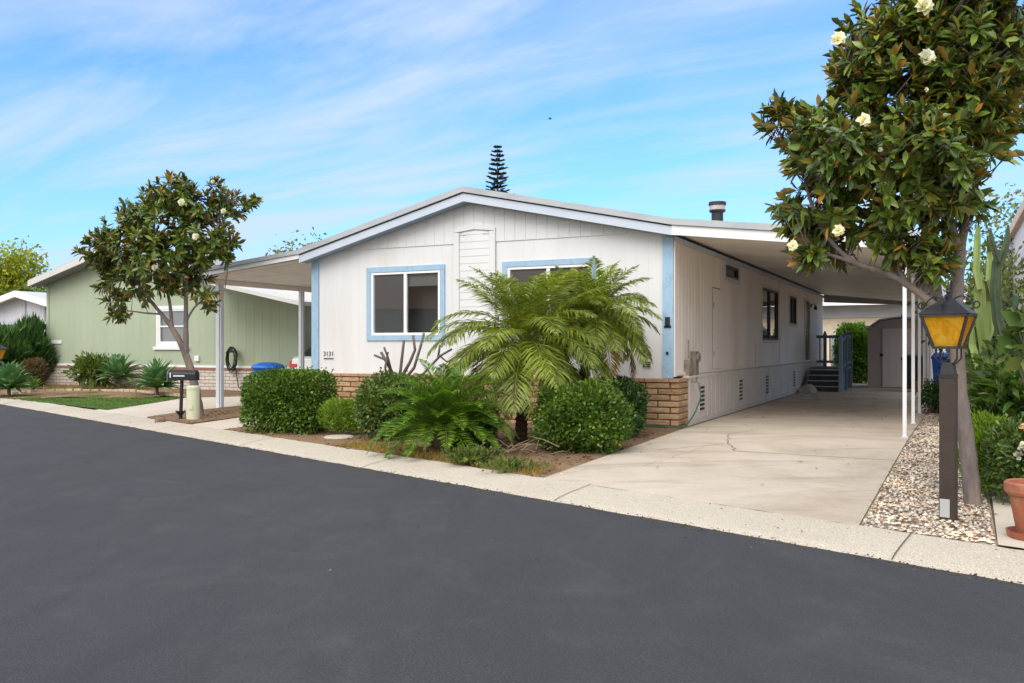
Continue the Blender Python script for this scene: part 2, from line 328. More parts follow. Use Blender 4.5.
M['gravel'] = leafm('pebble', [(0.06, 0.05, 0.045), (0.30, 0.20, 0.14), (0.58, 0.50, 0.43), (0.74, 0.69, 0.64), (0.66, 0.59, 0.52), (0.44, 0.28, 0.19), (0.78, 0.75, 0.71)], 0.8, 0.0, 2)
M['gravel_bed'] = concrete('gravel_bed', (0.34, 0.27, 0.21), (0.48, 0.40, 0.33), (0.2, 0.14, 0.1), 0.5, 0.5)
M['euphorbia'] = pm('pale_cactus_skin', (0.21, 0.28, 0.07), 0.5, 0.2, 6)
M['cactus'] = pm('dark_cactus_skin', (0.055, 0.085, 0.04), 0.55, 0.25, 6, tint=(0.15, 0.13, 0.08), tint_amt=0.5, tscale=5)

# ------------------------------------------------------------------ mesh building
class MB:
    def __init__(s): s.v = []; s.f = []; s.mi = []; s.cur = 0
    def face(s, pts):
        n = len(s.v); s.v += [tuple(p) for p in pts]; s.f.append(tuple(range(n, n + len(pts)))); s.mi.append(s.cur)
    def box(s, x0, x1, y0, y1, z0, z1):
        n = len(s.v)
        s.v += [(x, y, z) for z in (z0, z1) for y in (y0, y1) for x in (x0, x1)]
        for f in ((0, 2, 3, 1), (4, 5, 7, 6), (0, 1, 5, 4), (1, 3, 7, 5), (3, 2, 6, 7), (2, 0, 4, 6)):
            s.f.append(tuple(n + i for i in f)); s.mi.append(s.cur)
        return s
    def hexa(s, bot, top):
        """two quads (counter-clockwise from above) joined"""
        n = len(s.v); s.v += [tuple(p) for p in bot] + [tuple(p) for p in top]
        for f in ((3, 2, 1, 0), (4, 5, 6, 7), (0, 1, 5, 4), (1, 2, 6, 5), (2, 3, 7, 6), (3, 0, 4, 7)):
            s.f.append(tuple(n + i for i in f)); s.mi.append(s.cur)
        return s
    def bar(s, a, b, w, h=None, up=(0, 0, 1)):
        a = Vector(a); b = Vector(b); h = h or w; d = (b - a).normalized(); u = Vector(up)
        if abs(d.dot(u)) > 0.98: u = Vector((1, 0, 0))
        r = d.cross(u).normalized() * (w / 2); t = r.cross(d).normalized() * (h / 2)
        n = len(s.v)
        s.v += [tuple(p + q) for p in (a, b) for q in (-r - t, r - t, r + t, -r + t)]
        for f in ((0, 1, 2, 3), (7, 6, 5, 4), (0, 4, 5, 1), (1, 5, 6, 2), (2, 6, 7, 3), (3, 7, 4, 0)):
            s.f.append(tuple(n + i for i in f)); s.mi.append(s.cur)
        return s
    def tube(s, pts, rad, n=8, cap=True, prof=None):
        pts = [Vector(p) for p in pts]
        if not hasattr(rad, '__len__'): rad = [rad] * len(pts)
        u = None; base = len(s.v)
        for i, p in enumerate(pts):
            d = (pts[min(i + 1, len(pts) - 1)] - pts[max(i - 1, 0)]).normalized()
            if u is None:
                u = d.orthogonal().normalized()
            u = (u - d * u.dot(d)).normalized(); w = d.cross(u)
            for k in range(n):
                a = 2 * PI * k / n; r = rad[i] * (prof[k % len(prof)] if prof else 1)
                s.v.append(tuple(p + u * math.cos(a) * r + w * math.sin(a) * r))
        for i in range(len(pts) - 1):
            for k in range(n):
                a = base + i * n + k; b = base + i * n + (k + 1) % n
                s.f.append((a, b, b + n, a + n)); s.mi.append(s.cur)
        if cap:
            s.f.append(tuple(base + k for k in reversed(range(n)))); s.mi.append(s.cur)
            e = base + (len(pts) - 1) * n
            s.f.append(tuple(e + k for k in range(n))); s.mi.append(s.cur)
        return s
    def lathe(s, prof, n=24, c=(0, 0, 0)):
        base = len(s.v)
        for r, z in prof:
            for k in range(n):
                a = 2 * PI * k / n; s.v.append((c[0] + r * math.cos(a), c[1] + r * math.sin(a), c[2] + z))
        for i in range(len(prof) - 1):
            for k in range(n):
                a = base + i * n + k; b = base + i * n + (k + 1) % n
                s.f.append((a, b, b + n, a + n)); s.mi.append(s.cur)
        s.f.append(tuple(base + k for k in reversed(range(n)))); s.mi.append(s.cur)
        e = base + (len(prof) - 1) * n
        s.f.append(tuple(e + k for k in range(n))); s.mi.append(s.cur)
        return s
    def build(s, name, mats, parent=None, smooth=False, bevel=0.0, loc=None):
        me = bpy.data.meshes.new(name)
        me.from_pydata(s.v, [], s.f); me.update()
        if not isinstance(mats, (list, tuple)): mats = [mats]
        for m in mats: me.materials.append(m)
        me.polygons.foreach_set('material_index', s.mi)
        if smooth: me.polygons.foreach_set('use_smooth', [True] * len(me.polygons))
        o = bpy.data.objects.new(name, me); COL.objects.link(o)
        if parent: o.parent = parent
        if loc is not None: o.location = loc
        if bevel:
            b = o.modifiers.new('bevel', 'BEVEL'); b.width = bevel; b.segments = 2; b.limit_method = 'ANGLE'; b.angle_limit = 0.7
        return o

def np_obj(name, V, T, mats, parent=None, midx=None, loc=None, smooth=False):
    me = bpy.data.meshes.new(name)
    V = np.asarray(V, dtype=np.float32).reshape(-1, 3); T = np.asarray(T, dtype=np.int32).reshape(-1, 3)
    me.vertices.add(len(V)); me.vertices.foreach_set('co', V.ravel())
    me.loops.add(len(T) * 3); me.loops.foreach_set('vertex_index', T.ravel())
    me.polygons.add(len(T)); me.polygons.foreach_set('loop_start', np.arange(0, len(T) * 3, 3, dtype=np.int32))
    if not isinstance(mats, (list, tuple)): mats = [mats]
    for m in mats: me.materials.append(m)
    if midx is not None: me.polygons.foreach_set('material_index', np.asarray(midx, dtype=np.int32))
    if smooth: me.polygons.foreach_set('use_smooth', np.ones(len(T), dtype=bool))
    me.update(calc_edges=True); me.validate()
    o = bpy.data.objects.new(name, me); COL.objects.link(o)
    if parent: o.parent = parent
    if loc is not None: o.location = loc
    return o

def norm(a): return a / np.maximum(1e-9, np.linalg.norm(a, axis=-1, keepdims=True))
LF_LO = (np.array([[0, 0, 0], [.5, .5, 1], [.5, 0, 0], [.5, -.5, 1], [1, 0, 0]]), np.array([[0, 2, 1], [0, 3, 2], [1, 2, 4], [2, 3, 4]]))
LF_HI = (np.array([[0, 0, 0], [.3, .46, 1], [.3, 0, 0], [.3, -.46, 1], [.68, .42, 1], [.68, 0, 0], [.68, -.42, 1], [1, 0, 0]]),
         np.array([[0, 2, 1], [0, 3, 2], [1, 2, 4], [2, 5, 4], [2, 3, 5], [3, 6, 5], [4, 5, 7], [5, 6, 7]]))
LF_MIN = (np.array([[0, .5, 0], [0, -.5, 0], [1, 0, 0]]), np.array([[0, 1, 2]]))
class Leaves:
    """many leaf-shaped faces: place, axis, facing, length, width"""
    def __init__(s): s.V = []; s.T = []; s.MI = []; s.n = 0
    def add(s, P, D, N, L, W, fold=0.12, droop=0.0, tpl=LF_LO, mi=0, under=None):
        P = np.asarray(P, float).reshape(-1, 3); k = len(P)
        D = norm(np.broadcast_to(np.asarray(D, float), (k, 3))); N = np.broadcast_to(np.asarray(N, float), (k, 3))
        B = norm(np.cross(N, D)); N2 = np.cross(D, B)
        L = np.broadcast_to(np.asarray(L, float), (k,)); W = np.broadcast_to(np.asarray(W, float), (k,))
        t, tr = tpl
        X = t[:, 0][None, :, None]; Yv = t[:, 1][None, :, None]; Z = t[:, 2][None, :, None]
        Lx = L[:, None, None]; Wx = W[:, None, None]
        V = P[:, None, :] + D[:, None, :] * X * Lx + B[:, None, :] * Yv * Wx + N2[:, None, :] * (Z * fold * Wx)
        V = V - np.array([0, 0, 1.0])[None, None, :] * (droop * Lx * X ** 2)
        m = len(t)
        T = tr[None] + (np.arange(k) * m)[:, None, None]
        s._push(V.reshape(-1, 3), T.reshape(-1, 3), np.broadcast_to(np.asarray(mi), (k,)).repeat(len(tr)))
        if under is not None:
            Vu = V - N2[:, None, :] * 0.0025
            s._push(Vu.reshape(-1, 3), T.reshape(-1, 3)[:, ::-1], np.full(k * len(tr), under))
    def _push(s, V, T, MI):
        s.V.append(V); s.T.append(T + s.n); s.MI.append(MI); s.n += len(V)
    def build(s, name, mats, parent=None, loc=None):
        return np_obj(name, np.concatenate(s.V), np.concatenate(s.T), mats, parent, np.concatenate(s.MI), loc)

def sph(n): return norm(rng.normal(size=(n, 3)))

# ------------------------------------------------------------------ naming
def tag(o, label, cat, group=None, kind=None):
    o['label'] = label; o['category'] = cat
    if group: o['group'] = group
    if kind: o['kind'] = kind
    return o
def thing(name, label, cat, loc=(0, 0, 0), rot=0.0, group=None):
    o = bpy.data.objects.new(name, None); COL.objects.link(o); o.empty_display_size = 0.2
    o.location = loc; o.rotation_euler = (0, 0, rot)
    return tag(o, label, cat, group)
def copy_tree(o, parent=None):
    c = o.copy(); COL.objects.link(c)
    if parent: c.parent = parent
    for ch in list(o.children): copy_tree(ch, c)
    return c
def structure(o, kind='structure'): o['kind'] = kind; return o

# ------------------------------------------------------------------ ground
def strip(name, prof, a, b, mat, seg=1, jitter=0.0):
    """a profile of (distance from the road edge, height) swept along the road"""
    mb = MB(); n = len(prof)
    for i in range(seg + 1):
        t = a + (b - a) * i / seg
        for d, z in prof:
            p = RP + RN * d + RT * t; mb.v.append((p.x, p.y, z + (random.uniform(-jitter, jitter) if jitter else 0)))
    for i in range(seg):
        for k in range(n - 1):
            q = i * n + k; mb.f.append((q, q + n, q + n + 1, q + 1)); mb.mi.append(0)
    return mb.build(name, mat)
structure(strip('ground', [(-260, -0.30), (-9.5, -0.30), (0.0, -0.30), (0.4, -0.12), (0.66, -0.085), (5.5, -0.03), (400, -0.03)], -300, 300, M['earth']))
structure(strip('road', [(-9.0, -0.12), (0.05, -0.12)], -80, 120, M['asphalt']))
kerb = structure(strip('kerb', [(-0.05, -0.14), (0.0, -0.119), (0.10, -0.098), (0.28, -0.080), (0.65, -0.055), (0.66, -0.09)], -30, 90, M['kerb'], 700, 0.004))
km = MB()
for t in np.arange(-28, 60, 3.05):
    for d0, d1 in ((0.0, 0.1), (0.1, 0.28), (0.28, 0.65)):
        zz = lambda d: {0.0: -0.119, 0.1: -0.098, 0.28: -0.080, 0.65: -0.055}[d] + 0.008
        a = RP + RN * d0 + RT * (t + d0 * .2); b = RP + RN * d1 + RT * (t + d1 * .2); w = RT * 0.0045
        km.face([(a - w).to_tuple()[:2] + (zz(d0),), (b - w).to_tuple()[:2] + (zz(d1),), (b + w).to_tuple()[:2] + (zz(d1),), (a + w).to_tuple()[:2] + (zz(d0),)])
ko = km.build('kerb_joints', M['crack'], kerb)
structure(strip('far_kerb', [(-9.6, -0.06), (-9.3, -0.07), (-9.05, -0.10), (-9.0, -0.14)], -80, 120, M['kerb']))

def sheet(name, poly, off, mat, kind='structure', grid=0.0, bumps=0.0):
    """a ground surface following the slope; poly = world xy corners"""
    bm = bmesh.new()
    f = bm.faces.new([bm.verts.new((p[0], p[1], 0)) for p in poly])
    bmesh.ops.triangulate(bm, faces=[f])
    for d in [0.65, 5.5]:
        co = RP + RN * d
        bmesh.ops.bisect_plane(bm, geom=bm.verts[:] + bm.edges[:] + bm.faces[:], plane_co=co, plane_no=RN)
    if grid:
        xs = [v.co.x for v in bm.verts]; ys = [v.co.y for v in bm.verts]
        for ax, lo, hi in ((0, min(xs), max(xs)), (1, min(ys), max(ys))):
            t = lo + grid
            while t < hi:
                co = Vector((t, 0, 0)) if ax == 0 else Vector((0, t, 0)); no = Vector((1, 0, 0)) if ax == 0 else Vector((0, 1, 0))
                bmesh.ops.bisect_plane(bm, geom=bm.verts[:] + bm.edges[:] + bm.faces[:], plane_co=co, plane_no=no); t += grid
    for v in bm.verts:
        b = 0
        if bumps and not v.is_boundary:
            b = bumps * (math.sin(v.co.x * 3.1 + 1) * math.cos(v.co.y * 2.7) + random.uniform(-.7, 1))
        v.co.z = gz(v.co.x, v.co.y) + off + b
    bmesh.ops.recalc_face_normals(bm, faces=bm.faces[:])
    for f in bm.faces:
        if f.normal.z < 0: f.normal_flip()
    me = bpy.data.meshes.new(name); bm.to_mesh(me); bm.free(); me.materials.append(mat)
    o = bpy.data.objects.new(name, me); COL.objects.link(o); o['kind'] = kind
    return o
def hp(*pts): return [hw(x, y) for x, y in pts]
def kerb_at(x):
    """house-frame y where the line x meets the inside of the kerb"""
    p0 = hw(x, 0); d0 = (p0 - RP).dot(RN); return (0.65 - d0) / YA.dot(RN)
EDGE = 0.22
sheet('driveway', hp((EDGE, kerb_at(EDGE)), (3.32, kerb_at(3.32)), (3.42, 0), (3.58, 7.4), (3.58, 18.6), (EDGE, 18.6)), 0.0, M['drive'])
sheet('side_driveway', hp((-12.2, kerb_at(-12.2)), (-6.6, kerb_at(-6.6)), (-6.6, -0.6), (-7.25, -0.1), (-7.25, 16), (-13.8, 16), (-13.8, 2.9)), -0.004, M['drive_pale'])
sheet('garden_bed', hp((-6.6, kerb_at(-6.6)), (EDGE, kerb_at(EDGE)), (EDGE, 0.05), (-7.25, 0.05), (-7.25, -0.1), (-6.6, -0.6)), -0.006, M['soil'], grid=0.22, bumps=0.014)
sheet('soil_patch', hp((-9.6, kerb_at(-9.6) + .02), (-7.75, kerb_at(-7.75) + .02), (-8.0, -0.9), (-8.6, 0.9), (-10.0, 1.2), (-9.9, -0.8)), 0.012, M['soil'], grid=0.25, bumps=0.012)
sheet('gravel_bed', hp((3.32, kerb_at(3.32)), (4.22, kerb_at(4.22)), (4.3, 1.0), (4.4, 9.5), (3.58, 9.5), (3.58, 7.4), (3.42, 0)), -0.012, M['gravel_bed'])
sheet('neighbour_paving', hp((4.22, kerb_at(4.22)), (11, kerb_at(11)), (11, -4.9), (4.26, -4.9)), 0.012, M['drive_pale'])
sheet('planting_bed', hp((4.26, -4.9), (11, -4.9), (11, 22), (3.5, 22), (3.5, 9.5), (4.4, 9.5), (4.3, 1.0)), -0.005, M['soil'], grid=0.5, bumps=0.01)
LAWN = [on_ground(8, 399.0), on_ground(107, 410), on_ground(150, 403.5), on_ground(186, 397.5), on_ground(140, 392.5), on_ground(70, 391.5), on_ground(14, 394.5)]
sheet('lawn', LAWN, 0.004, M['turf_base'], 'stuff')
BED_L = [on_ground(-60, 392), on_ground(8, 399), on_ground(14, 394.5), on_ground(70, 391.5), on_ground(140, 392.5), on_ground(186, 397.5), hw(-12.0, 4.0), hw(-12.0, 5.52), hw(-25.5, 5.52), hw(-30, 9)]
sheet('planter_soil', BED_L, 0.008, M['soil'], grid=0.6, bumps=0.03)
# joints and cracks of the driveway (dark dirt-filled lines lying on the concrete)
cm = MB()
def crack(pts, w):
    for a, b in zip(pts[:-1], pts[1:]):
        a = hw(*a); b = hw(*b); n = Vector((-(b - a).y, (b - a).x, 0)).normalized() * w / 2
        q = [a - n, b - n, b + n, a + n]
        cm.face([(p.x, p.y, gz(p.x, p.y) + 0.005) for p in q])
def wiggle(a, b, n, amp):
    return [(a[0] + (b[0] - a[0]) * i / n + (random.uniform(-amp, amp) if 0 < i < n else 0), a[1] + (b[1] - a[1]) * i / n + (random.uniform(-amp, amp) if 0 < i < n else 0)) for i in range(n + 1)]
crack(wiggle((1.55, -2.6), (3.48, -2.75), 10, 0.006), 0.012)
crack(wiggle((EDGE, 1.3), (3.48, 1.2), 10, 0.006), 0.016)
crack(wiggle((EDGE, 6.2), (3.48, 6.2), 8, 0.006), 0.016)
crack(wiggle((EDGE, 11.5), (3.48, 11.5), 8, 0.006), 0.016)
crack(wiggle((0.6, -2.9), (1.3, -1.9), 9, 0.035), 0.009)
crack(wiggle((1.3, -1.9), (1.55, -2.6), 6, 0.03), 0.009)
crack(wiggle((1.3, -1.9), (1.05, -0.7), 9, 0.035), 0.008)
crack(wiggle((1.05, -0.7), (1.3, 0.2), 6, 0.03), 0.006)
crack(wiggle((0.9, -4.3), (1.1, -2.4), 10, 0.03), 0.004)
structure(cm.build('driveway_cracks', M['crack']))

# ------------------------------------------------------------------ siding walls
def siding(mb, a, b, zbot, ztop, openings=(), groove=0.203, gw=0.014, gd=0.007, phase=0.1, flip=False):
    """vertical-grooved board wall in the local plane y=0 from x=a to b, facing -y; openings = (x0,x1,z0,z1) left out"""
    xs = {a: 0, b: 0}
    x = a + phase
    while x < b - gw:
        if not any(o[0] - gw < x < o[1] + gw for o in openings) or True:
            xs[x - gw / 2] = 0; xs[x - gw / 5] = gd; xs[x + gw / 5] = gd; xs[x + gw / 2] = 0
        x += groove
    for o in openings:
        for e in o[:2]:
            for k in [k for k in xs if abs(k - e) < gw and k not in (a, b)]: del xs[k]
            xs[e] = 0
    ks = sorted(xs)
    for x0, x1 in zip(ks[:-1], ks[1:]):
        mid = (x0 + x1) / 2
        spans = [(zbot, None)]
        for o in openings:
            if o[0] <= mid <= o[1]:
                spans = [(zbot, o[2]), (o[3], None)]
        for z0, z1 in spans:
            t0 = ztop(x0) if z1 is None else z1; t1 = ztop(x1) if z1 is None else z1
            if t0 <= z0: continue
            mb.face([(x0, xs[x0], z0), (x1, xs[x1], z0), (x1, xs[x1], t1), (x0, xs[x0], t0)])

def xf(mb, mat, start=0):
    for i in range(start, len(mb.v)): mb.v[i] = tuple(mat @ Vector(mb.v[i]))

def window(parent, ox, w, z0, z1, plane, trim_mat, trim_w, frame_mat, kind='slider', blind=None, screen=False, depth=0.5):
    """a window in local wall coordinates; plane maps (along, into wall, up) to the parent's space"""
    wn = MB()
    x0, x1 = ox, ox + w
    tw = trim_w
    for (a, b, c, d) in ((x0, x1, z1 - tw, z1), (x0, x1, z0, z0 + tw), (x0, x0 + tw, z0 + tw + .001, z1 - tw - .001), (x1 - tw, x1, z0 + tw + .001, z1 - tw - .001)):
        wn.box(a, b, -0.028, 0.012, c, d)
    xf(wn, plane); win = wn.build('window', trim_mat, parent, bevel=0.003)
    i0, i1, j0, j1 = x0 + tw, x1 - tw, z0 + tw, z1 - tw
    fw = 0.045
    fr = MB()
    for (a, b, c, d) in ((i0, i1, j1 - fw, j1), (i0, i1, j0, j0 + fw), (i0, i0 + fw, j0 + fw, j1 - fw), (i1 - fw, i1, j0 + fw, j1 - fw)):
        fr.box(a, b, -0.016, 0.05, c, d)
    mid = (i0 + i1) / 2
    if kind == 'slider': fr.box(mid - 0.03, mid + 0.03, -0.010, 0.048, j0 + fw, j1 - fw)
    if kind == 'hung': fr.box(i0 + fw, i1 - fw, -0.010, 0.048, (j0 + j1) / 2 - 0.02, (j0 + j1) / 2 + 0.02)
    xf(fr, plane); fr.build('frame', frame_mat, win, bevel=0.003)
    gl = MB(); gl.face([(i0 + .01, 0.028, j0 + .01), (i1 - .01, 0.028, j0 + .01), (i1 - .01, 0.028, j1 - .01), (i0 + .01, 0.028, j1 - .01)])
    xf(gl, plane); gl.build('pane', M['glass'], win)
    if screen:
        sc = MB(); sc.box(i0 + fw, mid - 0.03, 0.030, 0.034, j0 + fw, j1 - fw); xf(sc, plane); sc.build('insect_screen', M['screen'], win)
    if blind:
        bl = MB(); zz = j1 - 0.02
        while zz > j1 - blind:
            bl.face([(i0 + .02, 0.105, zz - 0.04), (i1 - .02, 0.105, zz - 0.04), (i1 - .02, 0.085, zz), (i0 + .02, 0.085, zz)]); zz -= 0.042
        xf(bl, plane); bl.build('blind', M['blind'], win)
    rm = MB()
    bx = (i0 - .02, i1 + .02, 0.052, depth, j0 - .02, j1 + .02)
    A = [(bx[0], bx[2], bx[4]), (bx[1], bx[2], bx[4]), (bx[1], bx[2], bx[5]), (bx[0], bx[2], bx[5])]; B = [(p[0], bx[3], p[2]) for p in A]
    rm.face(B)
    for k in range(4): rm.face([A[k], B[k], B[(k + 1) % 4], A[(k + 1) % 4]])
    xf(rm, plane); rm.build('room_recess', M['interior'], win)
    return win

# ------------------------------------------------------------------ the white house
W = 7.2; LEN = 18.4
house = thing('manufactured_home', 'white manufactured home with pale blue trim, low gable and carports on both sides', 'house', R0, HROT)
RIDGE = (-3.66, 4.07); EAVE_R = (0.06, 3.27); EAVE_L = (-7.30, 3.15)
def roof_top(x):
    if x >= RIDGE[0]: return RIDGE[1] + (EAVE_R[1] - RIDGE[1]) * (x - RIDGE[0]) / (EAVE_R[0] - RIDGE[0])
    return RIDGE[1] + (EAVE_L[1] - RIDGE[1]) * (RIDGE[0] - x) / (RIDGE[0] - EAVE_L[0])
under = lambda x: roof_top(x) - 0.235
BRICK_TOP = 0.77
winL = (-5.91, 1.71, 1.39, 2.765); winR = (-3.04, 1.74, 1.39, 2.755)
def opening(ox, w, z0, z1, tw): return (ox + tw, ox + w - tw, z0 + tw, z1 - tw)
TW = 0.10
I4 = Matrix.Identity(4)
# front wall: lower field, and the gable field above the seam set 6 mm proud
mb = MB()
SEAM = 3.115
ops = [opening(*winL, TW), opening(*winR, TW)]
siding(mb, -W, 0, BRICK_TOP - 0.05, lambda x: min(SEAM, under(x) + 0.03), ops, groove=0.203, gw=0.009, gd=0.003)
st = len(mb.v)
siding(mb, -6.95, -0.20, SEAM, lambda x: under(x) + 0.03, (), groove=0.203, gw=0.016, gd=0.009)
for i in range(st, len(mb.v)): mb.v[i] = (mb.v[i][0], mb.v[i][1] - 0.016, mb.v[i][2])
mb.face([(-6.3, -0.016, SEAM), (-6.3, 0, SEAM), (-0.50, 0, SEAM), (-0.50, -0.016, SEAM)])
mb.build('front_wall', M['white'], house)
# right side wall under the carport (plane x = 0, running back along +y)
SIDE = Matrix(((0, -1, 0, 0), (1, 0, 0, 0), (0, 0, 1, 0), (0, 0, 0, 1)))   # (along, in, up) -> (x=-in, y=along)
side_wins = [(7.25, 2.3, 1.36, 2.74), (11.2, 1.3, 1.82, 2.74)]
vent_win = (3.5, 1.35, 2.57, 2.965)
DOOR = (14.05, 15.15, 0.66, 2.74)
mb = MB()
ops = [opening(*w, 0.07) for w in side_wins] + [opening(*vent_win, 0.08), (DOOR[0] + .07, DOOR[1] - .07, 0.60, DOOR[3] - .07)]
siding(mb, 0.0, LEN, 0.80, lambda x: 3.03, ops, groove=0.203, gw=0.012, gd=0.005)
xf(mb, SIDE); mb.build('side_wall', M['beige'], house)
mb = MB(); siding(mb, 0.0, LEN, 0.60, lambda x: 3.0, (), gw=0.012, gd=0.005); xf(mb, Matrix(((0, 1, 0, -W), (1, 0, 0, 0), (0, 0, 1, 0), (0, 0, 0, 1)))); mb.build('far_side_wall', M['white'], house)
mb = MB(); siding(mb, 0.0, W, 0.0, lambda x: under(-x), ()); xf(mb, Matrix(((-1, 0, 0, 0), (0, -1, 0, LEN), (0, 0, 1, 0), (0, 0, 0, 1)))); mb.build('rear_wall', M['white'], house)
# roof slab
mb = MB()
y0, y1 = -0.30, LEN + 0.3
for (xa, za), (xb, zb) in ((EAVE_L, RIDGE), (RIDGE, EAVE_R)):
    mb.hexa([(xa, y0 + .05, za - .2), (xb, y0 + .05, zb - .2), (xb, y1, zb - .2), (xa, y1, za - .2)], [(xa, y0 + .05, za - 0.004), (xb, y0 + .05, zb - 0.004), (xb, y1, zb - 0.004), (xa, y1, za - 0.004)])
mb.build('roof', M['roof'], house)
# gable fascia: grey edge flashing above, white-blue board below, dark reveal between
AW = (-10.12, 2.86); CP = (3.75, 2.83)
def rake(za, zb, ya, yb, mat, name, pts):
    m_ = MB()
    for (xa, t0), (xb, t1) in zip(pts[:-1], pts[1:]):
        m_.hexa([(xa, ya, t0 - zb), (xb, ya, t1 - zb), (xb, yb, t1 - zb), (xa, yb, t0 - zb)], [(xa, ya, t0 - za), (xb, ya, t1 - za), (xb, yb, t1 - za), (xa, yb, t0 - za)])
    return m_.build(name, mat, house)
gp = [EAVE_L, RIDGE, EAVE_R]
rake(-0.004, 0.095, y0 - 0.035, y0 + 0.045, M['gutter'], 'edge_flashing', gp)
rake(0.118, 0.255, y0 + .005, y0 + 0.04, M['fascia'], 'fascia_board', gp)
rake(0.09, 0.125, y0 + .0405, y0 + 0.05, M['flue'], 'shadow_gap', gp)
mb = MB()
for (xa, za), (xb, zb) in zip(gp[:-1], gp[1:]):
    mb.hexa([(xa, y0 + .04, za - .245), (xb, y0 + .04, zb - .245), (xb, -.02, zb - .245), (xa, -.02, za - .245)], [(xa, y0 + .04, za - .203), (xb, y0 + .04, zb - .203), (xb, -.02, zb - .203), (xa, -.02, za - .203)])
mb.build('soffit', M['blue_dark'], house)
# corner trims
for xa, xb, zt in ((-0.165, 0.012, 3.02), (-W - 0.012, -W + 0.155, 2.92)):
    mb = MB(); mb.box(xa, xb, -0.035, -0.004, BRICK_TOP + 0.005, zt); mb.build('corner_trim', M['blue'], house, bevel=0.004)
mb = MB(); mb.box(0.004, 0.032, 0.0, 0.10, 0.80, 3.0); o = mb.build('corner_trim', M['beige'], house)
# gable panel, a five-sided frame with lap boards inside
gx0, gx1, gpk, gsh, gb = -4.0, -3.165, 3.46, 3.36, 1.62
mb = MB(); t = 0.11; gm = (gx0 + gx1) / 2; yf0, yf1 = -0.05, -0.017
for (a, b) in ((gx0, gx0 + t), (gx1 - t, gx1)):
    mb.box(a, b, yf0, yf1, gb + t, gsh - t * .5)
mb.box(gx0, gx1, yf0, yf1, gb, gb + t)
mb.hexa([(gx0, yf0, gsh - t * .5), (gm, yf0, gpk - t), (gm, yf1, gpk - t), (gx0, yf1, gsh - t * .5)], [(gx0, yf0, gsh), (gm, yf0, gpk), (gm, yf1, gpk), (gx0, yf1, gsh)])
mb.hexa([(gm, yf0, gpk - t), (gx1, yf0, gsh - t * .5), (gx1, yf1, gsh - t * .5), (gm, yf1, gpk - t)], [(gm, yf0, gpk), (gx1, yf0, gsh), (gx1, yf1, gsh), (gm, yf1, gpk)])
gpan = mb.build('gable_panel', M['white'], house, bevel=0.004)
mb = MB(); z = gb + t
while z < gpk - t - 0.02:
    z1_ = min(z + 0.128, gpk - t)
    if z1_ > gsh - .1:
        mb.hexa([(gx0 + t, -.028, z), (gx1 - t, -.028, z), (gx1 - t, -.0165, z), (gx0 + t, -.0165, z)], [(gm - .15, -.022, z1_), (gm + .15, -.022, z1_), (gm + .15, -.0165, z1_), (gm - .15, -.0165, z1_)])
    else:
        mb.hexa([(gx0 + t, -.028, z), (gx1 - t, -.028, z), (gx1 - t, -.0165, z), (gx0 + t, -.0165, z)], [(gx0 + t, -.022, z1_), (gx1 - t, -.022, z1_), (gx1 - t, -.0165, z1_), (gx0 + t, -.0165, z1_)])
    z += 0.128
mb.build('lap_boards', M['white'], gpan)
# front windows
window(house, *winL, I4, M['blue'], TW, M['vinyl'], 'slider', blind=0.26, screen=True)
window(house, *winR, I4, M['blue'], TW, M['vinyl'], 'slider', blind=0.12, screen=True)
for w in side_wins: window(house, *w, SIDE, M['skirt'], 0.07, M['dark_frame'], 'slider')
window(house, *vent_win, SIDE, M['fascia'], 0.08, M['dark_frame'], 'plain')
# brick skirting along the front, with a projecting cap course; returns round the corner
mb = MB()
mb.box(-W - .01, 0.095, -0.075, 0.0, -0.06, BRICK_TOP - 0.055)
mb.box(0.012, 0.095, 0.0, 0.50, -0.02, BRICK_TOP - 0.055)
bs = mb.build('brick_skirting', M['mortar'], house)
mb = MB(); bh_ = 0.0985
for r_ in range(8):
    xx = -W - .02 - (0.2 if r_ % 2 else 0) ; zb = BRICK_TOP - .058 - (r_ + 1) * bh_
    while xx < .09:
        xa_ = max(xx, -W - .02); xb_ = min(xx + .392, .112)
        if xb_ - xa_ > .05:
            j = random.uniform(-.008, .008); mb.box(xa_ + .005, xb_ - .005, -.10 + j, -.05, zb + .008 + random.uniform(-.003, .003), zb + bh_ - .008 + random.uniform(-.003, .002))
        xx += .4
    for ya_, yb_ in (((-.048, .16), (.17, .5)) if r_ % 2 else ((-.048, .34), (.35, .5))):
        mb.box(.05, .112 + random.uniform(-.005, .005), ya_, yb_, zb + .006, zb + bh_ - .006)
bo = mb.build('block_facing', M['brick'], bs, bevel=.016)
cap = MB(); xx = -W - .03
while xx < 0.11:
    cap.box(xx, min(xx + 0.39, 0.125), -0.125, 0.0, BRICK_TOP - 0.053, BRICK_TOP + random.uniform(-.003, .004)); xx += 0.4
cap.box(0.012, 0.125, 0.002, 0.50, BRICK_TOP - 0.053, BRICK_TOP)
cap.build('cap_course', M['brick_cap'], bs, bevel=0.006)
